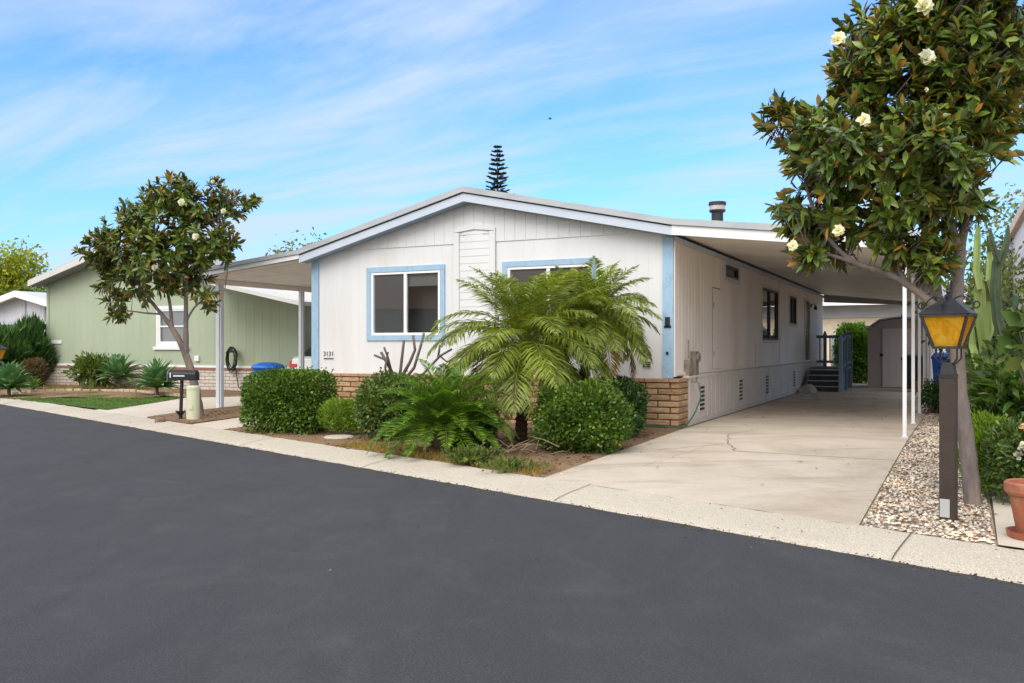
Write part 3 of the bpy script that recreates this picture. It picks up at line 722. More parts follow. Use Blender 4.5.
# side skirting, set 0.2 m out from the wall, with a ledge and louvred vents
SK = Matrix(((0, -1, 0, 0.10), (1, 0, 0, 0), (0, 0, 1, 0), (0, 0, 0, 1)))
mb = MB(); siding(mb, 0.51, LEN, 0.06, lambda x: 0.76, (), groove=0.3, gw=0.014, gd=0.006)
mb.box(0.51, LEN, -0.015, 0.02, -0.02, 0.058)
xf(mb, SK); sk = mb.build('side_skirting', M['skirt'], house)
mb = MB(); mb.hexa([(0.0, 0.51, .761), (0.118, 0.51, .761), (0.118, LEN, .761), (0.0, LEN, .761)], [(0.0, 0.51, .815), (0.118, 0.51, .790), (0.118, LEN, .790), (0.0, LEN, .815)]); mb.build('ledge', M['skirt'], sk)
mb = MB(); mb.box(0.001, 0.03, 0.1, LEN, 0.816, 0.86); mb.build('wall_base_board', M['beige'], house)
for ys in (1.25, 4.4, 7.3, 11.3):
    vm = MB()
    vm.cur = 0; vm.box(0.102, 0.113, ys - .05, ys + 0.31, 0.17, 0.63)
    vm.cur = 1
    for k in range(6): vm.box(0.1131, 0.119, ys - 0.02, ys + 0.28, 0.19 + k * 0.073, 0.19 + k * 0.073 + 0.042)
    vm.build('skirting_vent', [M['skirt'], M['black']], house)
# door and its frame
mb = MB()
for (a, b, c, d) in ((DOOR[0], DOOR[0] + .07, DOOR[2], DOOR[3]), (DOOR[1] - .07, DOOR[1], DOOR[2], DOOR[3]), (DOOR[0] + .07, DOOR[1] - .07, DOOR[3] - .07, DOOR[3])): mb.box(a, b, -0.03, 0.03, c, d)
xf(mb, SIDE); dr = mb.build('door', M['skirt'], house)
mb = MB(); mb.box(DOOR[0] + .07, DOOR[1] - .07, 0.02, 0.06, 0.62, DOOR[3] - .07); xf(mb, SIDE); mb.build('door_leaf', M['dark_frame'], dr)
mb = MB(); mb.lathe([(0.0, 0), (.028, .004), (.03, .03), (0.0, .05)], 12); xf(mb, Matrix.Translation((0.0, DOOR[0] + .16, 1.65)) @ Matrix.Rotation(PI / 2, 4, 'Y')); mb.build('handle', M['silver'], dr)
# porch light by the door
mb = MB(); mb.box(0.004, 0.05, 15.3, 15.38, 2.5, 2.62); mb.tube([(0.05, 15.34, 2.6), (0.13, 15.34, 2.62), (0.16, 15.34, 2.55)], 0.012, 6); mb.lathe([(0.02, 0), (0.06, -.1), (0.05, -.13)], 10, (0.16, 15.34, 2.56)); mb.build('porch_light', M['black'], house)
# utility access door (a thin outline) and seams
mb = MB(); mb.box(0.003, 0.014, 2.6, 3.18, 0.87, 2.36); ud = mb.build('utility_door', M['beige'], house, bevel=0.002)
mb = MB(); mb.box(0.0015, 0.006, 2.575, 3.205, .865, 2.385); mb.build('door_gap', M['rust'], ud)
for z in (1.1, 2.0):
    mb = MB(); mb.box(0.012, 0.022, 2.605, 2.63, z, z + .1); mb.build('hinge', M['rust'], ud)
for a_, b_ in ((6.55, 1.35), (9.7, 2.95)):
    mb = MB(); mb.box(0.004, 0.015, a_, a_ + .02, 0.87, b_); mb.build('joint_batten', M['skirt'], house)
# eave channel with brackets where the carport meets the wall
mb = MB(); mb.box(0.003, 0.045, 0.0, LEN, 2.955, 3.03)
for k in range(60): mb.box(0.045, 0.062, 0.15 + k * .305, 0.23 + k * .305, 2.975, 3.01)
mb.build('wall_channel', M['fascia'], house)
# meter boxes and tap at the corner
mb = MB(); mb.box(0.003, 0.10, 0.62, 0.84, 0.80, 1.06); mb.box(0.10, 0.108, 0.64, 0.82, 0.83, 1.04); mb.tube([(0.06, 0.7, 1.08), (0.06, 0.7, 1.4)], 0.014, 6); mb.build('meter_box', M['rust'], house, bevel=0.006)
mb = MB(); mb.box(0.003, 0.10, 1.0, 1.22, 0.80, 1.20); mb.tube([(0.10, 1.11, 1.1), (0.145, 1.11, 1.1)], 0.075, 16); mb.build('meter_box', M['rust'], house, bevel=0.006)
mb = MB(); mb.tube([(0.1, .75, .70), (0.20, .75, .70), (0.23, .75, .66), (0.23, .75, .60)], 0.018, 8); mb.tube([(0.18, .75, .70), (0.18, .75, .76)], .012, 6); mb.tube([(0.18, .69, .765), (0.18, .81, .765)], .014, 6); mb.build('garden_tap', M['rust'], house)
# wall details on the front
mb = MB(); mb.cur = 0; mb.box(-0.50, -0.36, -0.018, 0.0, 0.94, 1.05); mb.cur = 1
for k in range(3): mb.box(-0.49, -0.37, -0.022, -0.0181, 0.952 + k * .03, 0.972 + k * .03)
mb.build('wall_vent', [M['grey_box'], M['black']], house)
def text(name, s, size, parent, loc, rot, mat, ext=0.004):
    c = bpy.data.curves.new(name, 'FONT'); c.body = s; c.size = size; c.extrude = ext; c.align_x = 'CENTER'; c.align_y = 'CENTER'
    t_ = bpy.data.objects.new(name, c); COL.objects.link(t_); bpy.context.view_layer.update()
    me = bpy.data.meshes.new_from_object(t_.evaluated_get(bpy.context.evaluated_depsgraph_get())); bpy.data.objects.remove(t_); me.materials.clear(); me.materials.append(mat)
    o = bpy.data.objects.new(name, me); COL.objects.link(o); o.parent = parent; o.location = loc; o.rotation_euler = rot
    return o
plq = MB(); plq.box(-6.93, -6.69, -0.012, -0.001, 1.03, 1.20); pq = plq.build('number_plate', M['white'], house)
text('house_number', '3131', 0.125, pq, (-6.81, -0.016, 1.135), (PI / 2, 0, 0), M['dark_frame'])
mb = MB(); mb.box(-6.925, -6.695, -0.016, -0.0121, 1.04, 1.058); mb.build('number_underline', M['dark_frame'], pq)
mb = MB(); mb.tube([(-0.078, -.05, 1.62), (-0.078, -.05, 1.75)], 0.04, 12); mb.box(-0.135, -0.02, -0.05, -0.036, 1.58, 1.615); mb.build('tap_bracket', M['black'], house)
mb = MB(); mb.box(-0.1, -0.065, -0.046, -0.036, 1.15, 1.2); mb.build('wall_hook', M['black'], house)
# flue
fl = MB(); fl.lathe([(.115, 3.1), (.115, 3.98)], 20, (-0.22, 3.9, 0)); flo = fl.build('flue_pipe', M['flue'], house, smooth=False)
mb = MB(); mb.lathe([(.15, 3.96), (.165, 3.99), (.165, 4.0), (.165, 4.0)], 20, (-0.22, 3.9, 0)); mb.lathe([(.165, 4.09), (.175, 4.1), (.17, 4.16), (.05, 4.18)], 20, (-0.22, 3.9, 0)); mb.build('flue_cap', M['flue'], flo)
mb = MB(); mb.lathe([(.155, 3.99), (.155, 4.10)], 20, (-0.22, 3.9, 0)); mb.build('mesh_band', M['flue_band'], flo)
# right carport: roof pans, edge beam, fascia and posts
def pan_roof(xa, za, xb, zb, ya, yb, name, step=0.305):
    m_ = MB(); t = 0.16
    y = ya
    m_.hexa([(xa, ya, za - .06), (xb, ya, zb - .06), (xb, yb, zb - .06), (xa, yb, za - .06)], [(xa, ya, za), (xb, ya, zb), (xb, yb, zb), (xa, yb, za)])
    while y < yb - 0.05:       # the folded pans seen from below: flat 0.29 m, rib 0.02 m
        e = min(y + step, yb); r = e - 0.022
        m_.face([(xa, y, za - t), (xa, r, za - t), (xb, r, zb - t), (xb, y, zb - t)])
        m_.face([(xa, r, za - t), (xa, r, za - t + .03), (xb, r, zb - t + .03), (xb, r, zb - t)])
        m_.face([(xa, r, za - t + .03), (xa, e, za - t + .03), (xb, e, zb - t + .03), (xb, r, zb - t + .03)])
        m_.face([(xa, e, za - t + .03), (xa, e, za - t), (xb, e, zb - t), (xb, e, zb - t + .03)])
        y = e
    return m_.build(name, M['ceil'], house)
CPI = (0.07, 3.25)
cr = pan_roof(CPI[0], CPI[1] - .01, CP[0], CP[1] - .01, y0 + .05, LEN + .2, 'carport_roof')
def fascia_pair(pts, par):
    m_ = MB(); m2 = MB()
    for (xa, t0), (xb, t1) in zip(pts[:-1], pts[1:]):
        m_.hexa([(xa, y0 - .035, t0 - .095), (xb, y0 - .035, t1 - .095), (xb, y0 + .045, t1 - .095), (xa, y0 + .045, t0 - .095)], [(xa, y0 - .035, t0 + .004), (xb, y0 - .035, t1 + .004), (xb, y0 + .045, t1 + .004), (xa, y0 + .045, t0 + .004)])
        m2.hexa([(xa, y0, t0 - .25), (xb, y0, t1 - .25), (xb, y0 + .04, t1 - .25), (xa, y0 + .04, t0 - .25)], [(xa, y0, t0 - .1), (xb, y0, t1 - .1), (xb, y0 + .04, t1 - .1), (xa, y0 + .04, t0 - .1)])
    m_.build('edge_flashing', M['gutter'], par); m2.build('fascia_board', M['trim_white'], par)
fascia_pair([(EAVE_R[0] + .002, EAVE_R[1]), CP], cr)
mb = MB(); mb.box(CP[0] - .09, CP[0] + .02, y0 + .045, LEN + .2, CP[1] - .24, CP[1] - .02); mb.build('edge_gutter', M['trim_white'], cr)
PX = 3.38
mb = MB(); mb.hexa([(PX - .06, y0 + .1, 2.56), (PX + .02, y0 + .1, 2.56), (PX + .22, LEN + .1, 2.56), (PX + .14, LEN + .1, 2.56)], [(PX - .06, y0 + .1, 2.70), (PX + .02, y0 + .1, 2.70), (PX + .22, LEN + .1, 2.66), (PX + .14, LEN + .1, 2.66)]); mb.build('post_beam', M['post'], cr)
mb = MB(); mb.hexa([(.05, LEN - .1, 2.80), (CP[0] - .1, LEN - .1, 2.60), (CP[0] - .1, LEN + .02, 2.60), (.05, LEN + .02, 2.80)], [(.05, LEN - .1, 3.07), (CP[0] - .1, LEN - .1, 2.66), (CP[0] - .1, LEN + .02, 2.66), (.05, LEN + .02, 3.07)]); mb.build('rear_beam', M['shed'], cr)
for k in range(8):
    yk = 0.0 + k * 2.44
    if k == 7: yk = 17.6
    mb = MB(); px_ = PX - .02 + .011 * yk; mb.box(px_ - .026, px_ + .026, yk - .026, yk + .026, 0.0, 2.56); mb.box(px_ - .04, px_ + .04, yk - .04, yk + .04, 0.0, 0.010)
    mb.build('carport_post', M['post'], house, bevel=0.003)
# left awning
ar = pan_roof(AW[0], AW[1] - .01, EAVE_L[0] - .005, EAVE_L[1] - .03, y0 + .05, 8.0, 'awning_roof')
m_ = MB(); m2 = MB()
(xa, t0), (xb, t1) = (AW[0], AW[1]), (EAVE_L[0] - .002, EAVE_L[1] - 0.012)
for z0_, z1_, ya, mm in ((.075, -.004, y0 - .03, m_), (.165, .08, y0, m2)):
    mm.hexa([(xa, ya, t0 - z0_), (xb, ya, t1 - z0_), (xb, y0 + .045, t1 - z0_), (xa, y0 + .045, t0 - z0_)], [(xa, ya, t0 - z1_), (xb, ya, t1 - z1_), (xb, y0 + .045, t1 - z1_), (xa, y0 + .045, t0 - z1_)])
m_.build('edge_flashing', M['gutter'], ar); m2.build('fascia_board', M['trim_white'], ar)
mb = MB(); mb.box(AW[0] - .015, AW[0] + .09, y0 + .05, 8.0, AW[1] - .19, AW[1] - .015); mb.build('edge_gutter', M['ceil'], ar)
mb = MB(); mb.box(-10.05, -9.95, y0 + .1, 8.0, 2.60, 2.70); mb.build('post_beam', M['ceil'], ar)
for yk in (0.42, 3.0):
    mb = MB(); w_ = .072 if yk < 1 else .06
    xp = -10.03 if yk < 1 else -9.98; mb.box(xp - w_, xp + w_ * .25, yk - w_, yk + w_, -0.1, 2.61); mb.box(xp + w_ * .25 + .002, xp + w_ * .75, yk - w_ * .6, yk + w_ * .6, -0.1, 2.61)
    mb.build('awning_post', [M['fascia_pale']], house, bevel=0.006)

# ------------------------------------------------------------------ wooden steps
stp = thing('porch_steps', 'blue grey wooden steps and railed landing at the carport door', 'steps', R0, HROT)
for k in range(4):
    mb = MB(); yk = 12.55 + k * 0.28; mb.box(0.26, 1.14, yk, yk + 0.30, 0.15 * (k + 1) - .035, 0.15 * (k + 1)); o = mb.build('tread', M['tread'], stp, bevel=0.004)
    rm_ = MB(); rm_.box(0.27, 1.13, yk + .01, yk + .025, 0.15 * k, 0.15 * (k + 1) - .036); rm_.build('riser', M['tread'], stp)
    mb = MB(); mb.box(0.26, 1.14, yk - .012, yk - .001, 0.15 * (k + 1) - .018, 0.15 * (k + 1) + .004); mb.build('nosing', M['silver'], o)
for xs in (0.235, 1.165):
    mb = MB(); mb.hexa([(xs - .022, 12.5, 0), (xs + .022, 12.5, 0), (xs + .022, 13.75, 0), (xs - .022, 13.75, 0)], [(xs - .022, 12.5, .12), (xs + .022, 12.5, .12), (xs + .022, 13.75, .66), (xs - .022, 13.75, .66)]); mb.build('stringer', M['rail_blue'], stp)
mb = MB(); mb.box(0.23, 1.22, 13.76, 15.3, .60, .66)
for x_ in (.28, 1.15):
    for y_ in (13.85, 15.2): mb.box(x_ - .045, x_ + .045, y_ - .045, y_ + .045, 0, .6)
mb.build('landing', M['rail_blue'], stp)
for (x_, y_, zt) in ((1.2, 12.5, 1.50), (1.2, 13.78, 1.66), (1.2, 15.25, 1.66), (0.45, 15.25, 1.66)):
    mb = MB(); mb.box(x_ - .05, x_ + .05, y_ - .05, y_ + .05, 0, zt); mb.lathe([(.05, 0), (.055, .02), (.03, .04), (.04, .07), (.0, .1)], 12, (x_, y_, zt)); mb.build('newel_post', pm('sky_blue_rail_paint', (0.27, 0.39, 0.49), 0.55, 0.12, 5) if y_ < 13 else M['rail_blue'], stp, bevel=0.004)
mb = MB()
mb.bar((1.2, 12.5, 1.42), (1.2, 13.78, 1.58), .06, .09); mb.bar((1.2, 13.78, 1.58), (1.2, 15.25, 1.58), .06, .09); mb.bar((0.2, 15.25, 1.58), (1.2, 15.25, 1.58), .06, .09)
mb.bar((1.2, 12.5, .62), (1.2, 13.78, .80), .05, .08); mb.bar((1.2, 13.8, .80), (1.2, 15.25, .80), .05, .08); mb.bar((0.2, 15.25, .80), (1.2, 15.25, .80), .05, .08)
mb.build('handrail', M['rail_blue'], stp)
bal = [(1.2, 12.7 + k * .14) for k in range(8)] + [(1.2, 13.95 + k * .15) for k in range(9)] + [(0.3 + k * .15, 15.25) for k in range(6)]
for x_, y_ in bal:
    lift = -.16 * max(0, (13.78 - y_) / 1.28)
    mb = MB(); mb.box(x_ - .017, x_ + .017, y_ - .017, y_ + .017, .8 + lift, 1.55 + lift); mb.build('baluster', M['rail_blue'], stp)

# ------------------------------------------------------------------ shed, bins and things under the carport
shed = thing('garden_shed', 'grey brown storage shed with barn roof and paler sliding door', 'shed', hw(1.68, 15.4), HROT)
SW, SD = 1.75, 2.2
mb = MB(); prof = [(0, 0), (SW, 0), (SW, 1.8), (SW - .35, 2.05), (SW / 2, 2.12), (.35, 2.05), (0, 1.8)]
mb.face([(x, 0, z) for x, z in prof]); mb.face([(x, SD, z) for x, z in reversed(prof)])
mb.face([(0, 0, 0), (0, 0, 1.8), (0, SD, 1.8), (0, SD, 0)]); mb.face([(SW, 0, 0), (SW, SD, 0), (SW, SD, 1.8), (SW, 0, 1.8)])
mb.build('wall', M['shed'], shed)
mb = MB(); rp = [(-.06, 1.78), (.33, 2.06), (SW / 2, 2.14), (SW - .33, 2.06), (SW + .06, 1.78)]
for (xa, za), (xb, zb) in zip(rp[:-1], rp[1:]): mb.hexa([(xa, -.06, za), (xb, -.06, zb), (xb, SD + .06, zb), (xa, SD + .06, za)], [(xa, -.06, za + .05), (xb, -.06, zb + .05), (xb, SD + .06, zb + .05), (xa, SD + .06, za + .05)])
mb.build('roof', M['gutter'], shed)
mb = MB(); mb.box(.42, 1.25, -.03, -.004, .04, 1.82)
for k in range(1, 4): mb.box(.42 + k * .21 - .006, .42 + k * .21 + .006, -.036, -.0301, .06, 1.8)
sd = mb.build('door', M['shed_door'], shed)
mb = MB(); mb.box(.34, .44, -.05, -.031, .98, 1.06); mb.build('latch', M['black'], sd)
mb = MB(); mb.box(.0, SW, -.02, -.003, 1.83, 1.89); mb.build('door_track', M['shed'], shed)

def wheelie_bin(mat, label, loc, rot, h=1.0, group='wheeled bins'):
    t = thing('wheelie_bin', label, 'bin', loc, rot, group)
    w, d = .29, .36
    mb = MB(); mb.hexa([(-w * .8, -d * .75, .06), (w * .8, -d * .75, .06), (w * .8, d * .75, .06), (-w * .8, d * .75, .06)], [(-w, -d, h - .08), (w, -d, h - .08), (w, d, h - .08), (-w, d, h - .08)])
    mb.box(-w - .02, w + .02, -d - .02, d + .02, h - .1, h - .06); mb.build('body', mat, t, bevel=0.015)
    mb = MB(); mb.hexa([(-w - .03, -d - .05, h - .058), (w + .03, -d - .05, h - .058), (w + .03, d + .02, h - .058), (-w - .03, d + .02, h - .058)], [(-w * .8, -d * .9, h + .01), (w * .8, -d * .9, h + .01), (w * .85, d * .9, h + .04), (-w * .85, d * .9, h + .04)]); mb.build('lid', mat, t, bevel=0.02)
    mb = MB(); mb.tube([(-w * .8, d + .06, h - .1), (w * .8, d + .06, h - .1)], .018, 8); mb.build('handle', mat, t)
    for s in (-1, 1):
        mb = MB(); mb.tube([(s * w * .78, d * .75, .11), (s * (w * .78 + .05), d * .75, .11)], .11, 16); mb.build('wheel', M['tyre'], t)
    return t
wheelie_bin(M['bin_black'], 'black wheeled bin standing in front of the grey brown shed', hw(3.0, 13.9), HROT, 1.0)
wheelie_bin(M['bin_blue'], 'blue wheeled bin standing beyond the carport posts behind the lantern', hw(3.86, 8.7, 0), HROT, 1.10)
# round-topped blue recycling drum by the green house: only its lid shows over the hedge
bb = thing('recycling_tub', 'wide blue lidded tub beside the green house showing over the hedge', 'tub', hw(-12.75, 4.9, 0), HROT)
mb = MB(); mb.lathe([(.30, 0), (.40, .70), (.42, .72)], 24); mb.build('body', M['tarp'], bb, smooth=False)
mb = MB(); mb.lathe([(.45, .68), (.45, .72), (.38, .79), (.2, .84), (.0, .85)], 24); mb.build('lid', M['tarp'], bb, smooth=True)
rb = thing('red_bucket', 'small red plastic bucket beside the black bin', 'bucket', hw(3.2, 13.3), 0)
mb = MB(); mb.lathe([(.11, 0), (.15, .28), (.16, .285), (.16, .30), (.145, .30), (.10, .02)], 18); mb.build('body', M['red_plastic'], rb)
mb = MB(); mb.tube([(-.155, 0, .28), (-.12, .05, .18), (0, .14, .12), (.12, .05, .18), (.155, 0, .28)], .005, 5); mb.build('handle', M['black'], rb)

def rockmesh(name, label, loc, size, mat, seed, cat='rock', group=None):
    r = random.Random(seed); bm = bmesh.new(); bmesh.ops.create_icosphere(bm, subdivisions=3, radius=1)
    ph = [r.uniform(0, 6) for _ in range(6)]
    for v in bm.verts:
        c = v.co; k = 1 + .13 * math.sin(c.x * 3 + ph[0]) + .1 * math.sin(c.y * 4 + ph[1]) + .08 * math.sin(c.z * 5 + ph[2]) + r.uniform(-.03, .03)
        v.co = Vector((c.x * size[0] * k, c.y * size[1] * k, max(-.25, c.z) * size[2] * k + size[2] * .2))
    me = bpy.data.meshes.new(name); bm.to_mesh(me); bm.free(); me.materials.append(mat)
    o = bpy.data.objects.new(name, me); COL.objects.link(o); o.location = loc; o.rotation_euler = (0, 0, r.uniform(0, 6))
    return tag(o, label, cat, group)
rockmesh('rock', 'pale lumpy stone on the driveway beside the porch steps', hw(.42, 11.7), (.16, .24, .17), M['pale_rock'], 3)
p = on_ground(320, 428); rockmesh('rock', 'grey boulder tucked between clipped hedge and lime bush', p, (.17, .17, .2), M['rock'], 4)
p = on_ground(160, 422); rockmesh('rock', 'small brown stone at kerb near the black mailbox', p, (.11, .09, .08), M['brown_rock'], 5)
p = on_ground(536, 450); rockmesh('rock', 'flat brown stone edging by the palm foot', p + Vector((0.05, .3, 0)), (.20, .14, .06), M['brown_rock'], 6)
p = on_ground(490, 447); rockmesh('rock', 'brown stone left of the palm foot', p + Vector((0, .2, 0)), (.15, .13, .14), M['brown_rock'], 8)
p = on_ground(339, 438)
mb = MB(); mb.lathe([(.21, -.02), (.22, .012), (.20, .03), (.0, .034)], 22); o = mb.build('stepping_stone', M['pale_rock'], smooth=False, loc=p); tag(o, 'round pale stepping stone lying on the bare soil', 'stepping stone')

# ------------------------------------------------------------------ green neighbour house
GX, GY = -22.74, 5.5
gh = thing('green_house', 'sage green gabled home with white brick base and white eaves', 'house', hw(GX, GY), HROT)
GW = 10.75; GR = 3.5
def gtop(k): return 3.30 + (4.18 - 3.30) * k / GR if k < GR else 4.18 + (2.70 - 4.18) * (k - GR) / (GW - GR)
gwin = (5.05, 1.30, 1.27, 2.50)
mb = MB(); siding(mb, 0, GW, .66, gtop, [opening(*gwin, .11)], groove=.305, gw=.014, gd=.004); mb.build('wall', M['green_siding'], gh)
mb = MB(); siding(mb, 0, 14, .0, lambda x: 3.25, (), groove=.305); xf(mb, Matrix(((0, 1, 0, 0), (-1, 0, 0, 14), (0, 0, 1, 0), (0, 0, 0, 1)))); mb.build('side_wall', M['green_siding'], gh)
mb = MB(); siding(mb, 0, 14, .0, lambda x: 2.65, (), groove=.305); xf(mb, Matrix(((0, -1, 0, GW), (1, 0, 0, 0), (0, 0, 1, 0), (0, 0, 0, 1)))); mb.build('side_wall', M['green_siding'], gh)
mb = MB(); mb.box(-.02, GW + .01, -.07, 0, -.05, .585); wb = mb.build('brick_base', M['white_brick'], gh)
mb = MB(); mb.box(-.03, GW + .02, -.09, 0, .587, .655); mb.build('cap_course', M['red_cap'], wb)
mb = MB(); mb.box(-.03, GW + .02, -.03, .02, .657, .72); mb.build('base_board', M['trim_white'], gh)
mb = MB(); mb.box(-.02, .09, -.025, -.003, .72, 3.3); mb.build('corner_trim', M['green_siding'], gh)
mb = MB()
gpts = [(-.22, gtop(0) - .05), (GR, 4.18), (GW + .9, gtop(GW) - .18)]
for (xa, za), (xb, zb) in zip(gpts[:-1], gpts[1:]): mb.hexa([(xa, -.5, za), (xb, -.5, zb), (xb, 14.4, zb), (xa, 14.4, za)], [(xa, -.5, za + .205), (xb, -.5, zb + .205), (xb, 14.4, zb + .205), (xa, 14.4, za + .205)])
mb.build('roof', M['roof'], gh)
mb = MB()
for (xa, za), (xb, zb) in zip(gpts[:-1], gpts[1:]): mb.hexa([(xa, -.55, za - .02), (xb, -.55, zb - .02), (xb, -.502, zb - .02), (xa, -.502, za - .02)], [(xa, -.55, za + .17), (xb, -.55, zb + .17), (xb, -.502, zb + .17), (xa, -.502, za + .17)])
mb.build('fascia_board', M['eave_grey'], gh)
pz = lambda k: 4.10 + (GW + .9 - GR) * 0 + (gtop(GW) - .18 - 4.18) * (k - GR) / (GW + .9 - GR)
mb = MB(); mb.hexa([(7.8, -2.2, pz(7.8)), (12.4, -2.2, pz(12.4)), (12.4, -.56, pz(12.4)), (7.8, -.56, pz(7.8))], [(7.8, -2.2, pz(7.8) + .10), (12.4, -2.2, pz(12.4) + .10), (12.4, -.56, pz(12.4) + .10), (7.8, -.56, pz(7.8) + .10)]); mb.build('shade_overhang', M['eave_grey'], gh)  # overhang added and sized to shade the right end of the green wall
w_ = window(gh, *gwin, I4, M['trim_white'], .11, M['vinyl'], 'hung', blind=1.1)
mb = MB(); mb.box(gwin[0] - .1, gwin[0] + gwin[1] + .1, -.06, .0, gwin[2] - .09, gwin[2] - .002); mb.build('sill', M['trim_white'], w_)
mb = MB(); mb.box(.22, .72, -.03, -.002, 1.36, 1.47); mb.build('address_plaque', M['trim_white'], gh, bevel=.01)
mb = MB(); mb.box(6.66, 6.84, -.06, -.002, .84, 1.0); mb.build('outlet_box', M['trim_white'], gh, bevel=.01)
# coiled hose hung on the wall
hz = thing('coiled_hose', 'dark garden hose coiled on a reel on the green wall', 'hose', hw(GX + 8.3, GY - .12, .98), HROT)
mb = MB()
pts = []
for k in range(180):
    a = k * .26; lp = int(a / (2 * PI)); rr = (.17, .205, .185, .22, .19, .21, .175, .2)[lp % 8]; pts.append((rr * math.cos(a) * .9 + .012 * (lp % 3 - 1), -.05 - .016 * (a / (2 * PI)), rr * 1.6 * math.sin(a) - .03 - .02 * (lp % 4)))
mb.tube(pts, .014, 6); mb.build('coil', M['hose_dark'], hz, smooth=True)
mb = MB(); mb.tube([(.12, -.08, -.3), (.2, -.1, -.6), (.3, -.15, -.85), (.5, -.2, -.95)], .014, 6); mb.build('hose_tail', M['hose_dark'], hz, smooth=True)
mb = MB(); mb.box(-.06, .06, -.16, .05, .12, .18); mb.build('bracket', M['black'], hz)

# brick edging between lawn and planter
ed = MB(); pe = [on_ground(*q) for q in ((14, 394.5), (40, 392.6), (70, 391.5), (105, 391.6), (140, 392.5), (165, 395.3), (186, 397.5))]
path = []
for a, b in zip(pe[:-1], pe[1:]):
    n_ = max(2, int((b - a).length / .23))
    path += [(a.lerp(b, i / n_), (b - a).normalized()) for i in range(n_)]
for q, d_ in path:
    n2 = Vector((-d_.y, d_.x, 0)); c = q + Vector((0, 0, 0)); z0_ = gz(q.x, q.y) - .02; hgt = .075 + random.uniform(-.014, .014); L_ = .105
    ed.hexa([(c - d_ * L_ - n2 * .06 + Vector((0, 0, -.02))), (c + d_ * L_ - n2 * .06 + Vector((0, 0, -.02))), (c + d_ * L_ + n2 * .06 + Vector((0, 0, -.02))), (c - d_ * L_ + n2 * .06 + Vector((0, 0, -.02)))],
            [(c - d_ * L_ - n2 * .06 + Vector((0, 0, hgt))), (c + d_ * L_ - n2 * .06 + Vector((0, 0, hgt))), (c + d_ * L_ + n2 * .06 + Vector((0, 0, hgt))), (c - d_ * L_ + n2 * .06 + Vector((0, 0, hgt)))])
o = ed.build('garden_edging', pm('edging_block', (0.50, 0.40, 0.29), 0.9, 0.2, 3, 0.006, 30)); tag(o, 'curved pale block edging between small lawn and planter', 'edging')

# ------------------------------------------------------------------ grey house far left
nh = thing('grey_house', 'pale grey gabled home farther along at far left', 'house', Vector((-21.3, 38.5, 0.22)), HROT)
mb = MB(); nt_ = lambda x: 3.30 - abs(x) * .22
siding(mb, -4.0, 4.0, 0, nt_, [], groove=1.22, gw=.05, gd=.02); siding(mb, -4, 4, 0, lambda x: .1)
xf(mb, I4); mb.build('wall', M['grey_siding'], nh)
mb = MB(); siding(mb, 0, 15, 0, lambda x: 2.42, (), groove=.6); xf(mb, Matrix(((0, -1, 0, 4.0), (1, 0, 0, 0), (0, 0, 1, 0), (0, 0, 0, 1)))); mb.build('side_wall', M['grey_siding'], nh)
mb = MB()
for (xa, za), (xb, zb) in (((-4.6, 2.30), (0, 3.32)), ((0, 3.32), (4.6, 2.30))): mb.hexa([(xa, -.5, za), (xb, -.5, zb), (xb, 15, zb), (xa, 15, za)], [(xa, -.5, za + .14), (xb, -.5, zb + .14), (xb, 15, zb + .14), (xa, 15, za + .14)])
mb.build('roof', pm('pale_metal_roof', (0.5, 0.51, 0.52), 0.6, 0.1, 1), nh)
mb = MB()
for (xa, za), (xb, zb) in (((-4.6, 2.30), (0, 3.32)), ((0, 3.32), (4.6, 2.30))): mb.hexa([(xa, -.55, za - .12), (xb, -.55, zb - .12), (xb, -.502, zb - .12), (xa, -.502, za - .12)], [(xa, -.55, za + .15), (xb, -.55, zb + .15), (xb, -.502, zb + .15), (xa, -.502, za + .15)])
mb.build('fascia_board', M['trim_white'], nh)
mb = MB(); mb.box(-3, -.3, -.03, -.003, 0.5, 2.0); mb.build('window', M['car_glass'], nh)
mb = MB(); mb.box(-3.2, 2.2, -.06, -.032, 2.02, 2.14); mb.box(-.1, .0, -.06, -.004, 2.15, 3.0); mb.box(1.2, 1.3, -.06, -.004, 2.15, 2.9); mb.build('batten', M['gutter'], nh)

# ------------------------------------------------------------------ neighbour at the right and behind
rh = thing('neighbour_home', 'aged white panelled home with tan eave at right edge behind cactus', 'house', hw(5.05, 0), HROT)
LW = Matrix(((0, 1, 0, 0), (-1, 0, 0, 10.3), (0, 0, 1, 0), (0, 0, 0, 1)))
mb = MB(); siding(mb, 0, 8.5, 1.66, lambda x: 3.42, (), groove=1.2, gw=.04, gd=.02); xf(mb, LW); mb.build('upper_panel', M['pink_white'], rh)
mb = MB(); mb.box(.45, 6, 1.9, 10.2, 0, 1.70); mb.build('lower_wall', M['tan_wall'], rh)
mb = MB(); mb.face([(0, 10.3, 1.66), (6, 10.3, 1.66), (6, 10.3, 3.4), (0, 10.3, 3.4)]); mb.face([(0, 1.8, 1.66), (0, 1.8, 3.4), (6, 1.8, 3.4), (6, 1.8, 1.66)]); mb.face([(0, 1.8, 1.662), (6, 1.8, 1.662), (6, 10.3, 1.662), (0, 10.3, 1.662)]); mb.build('end_panel', M['pink_white'], rh)
mb = MB(); mb.hexa([(-.10, 1.5, 3.40), (6.2, 1.5, 3.9), (6.2, 10.4, 3.9), (-.10, 10.4, 3.40)], [(-.10, 1.5, 3.56), (6.2, 1.5, 4.06), (6.2, 10.4, 4.06), (-.10, 10.4, 3.56)]); mb.build('roof', M['tan_wall'], rh)
bh = thing('rear_home', 'cream walled home with white eave seen beyond the carport', 'house', hw(-3.5, 25.5), HROT)
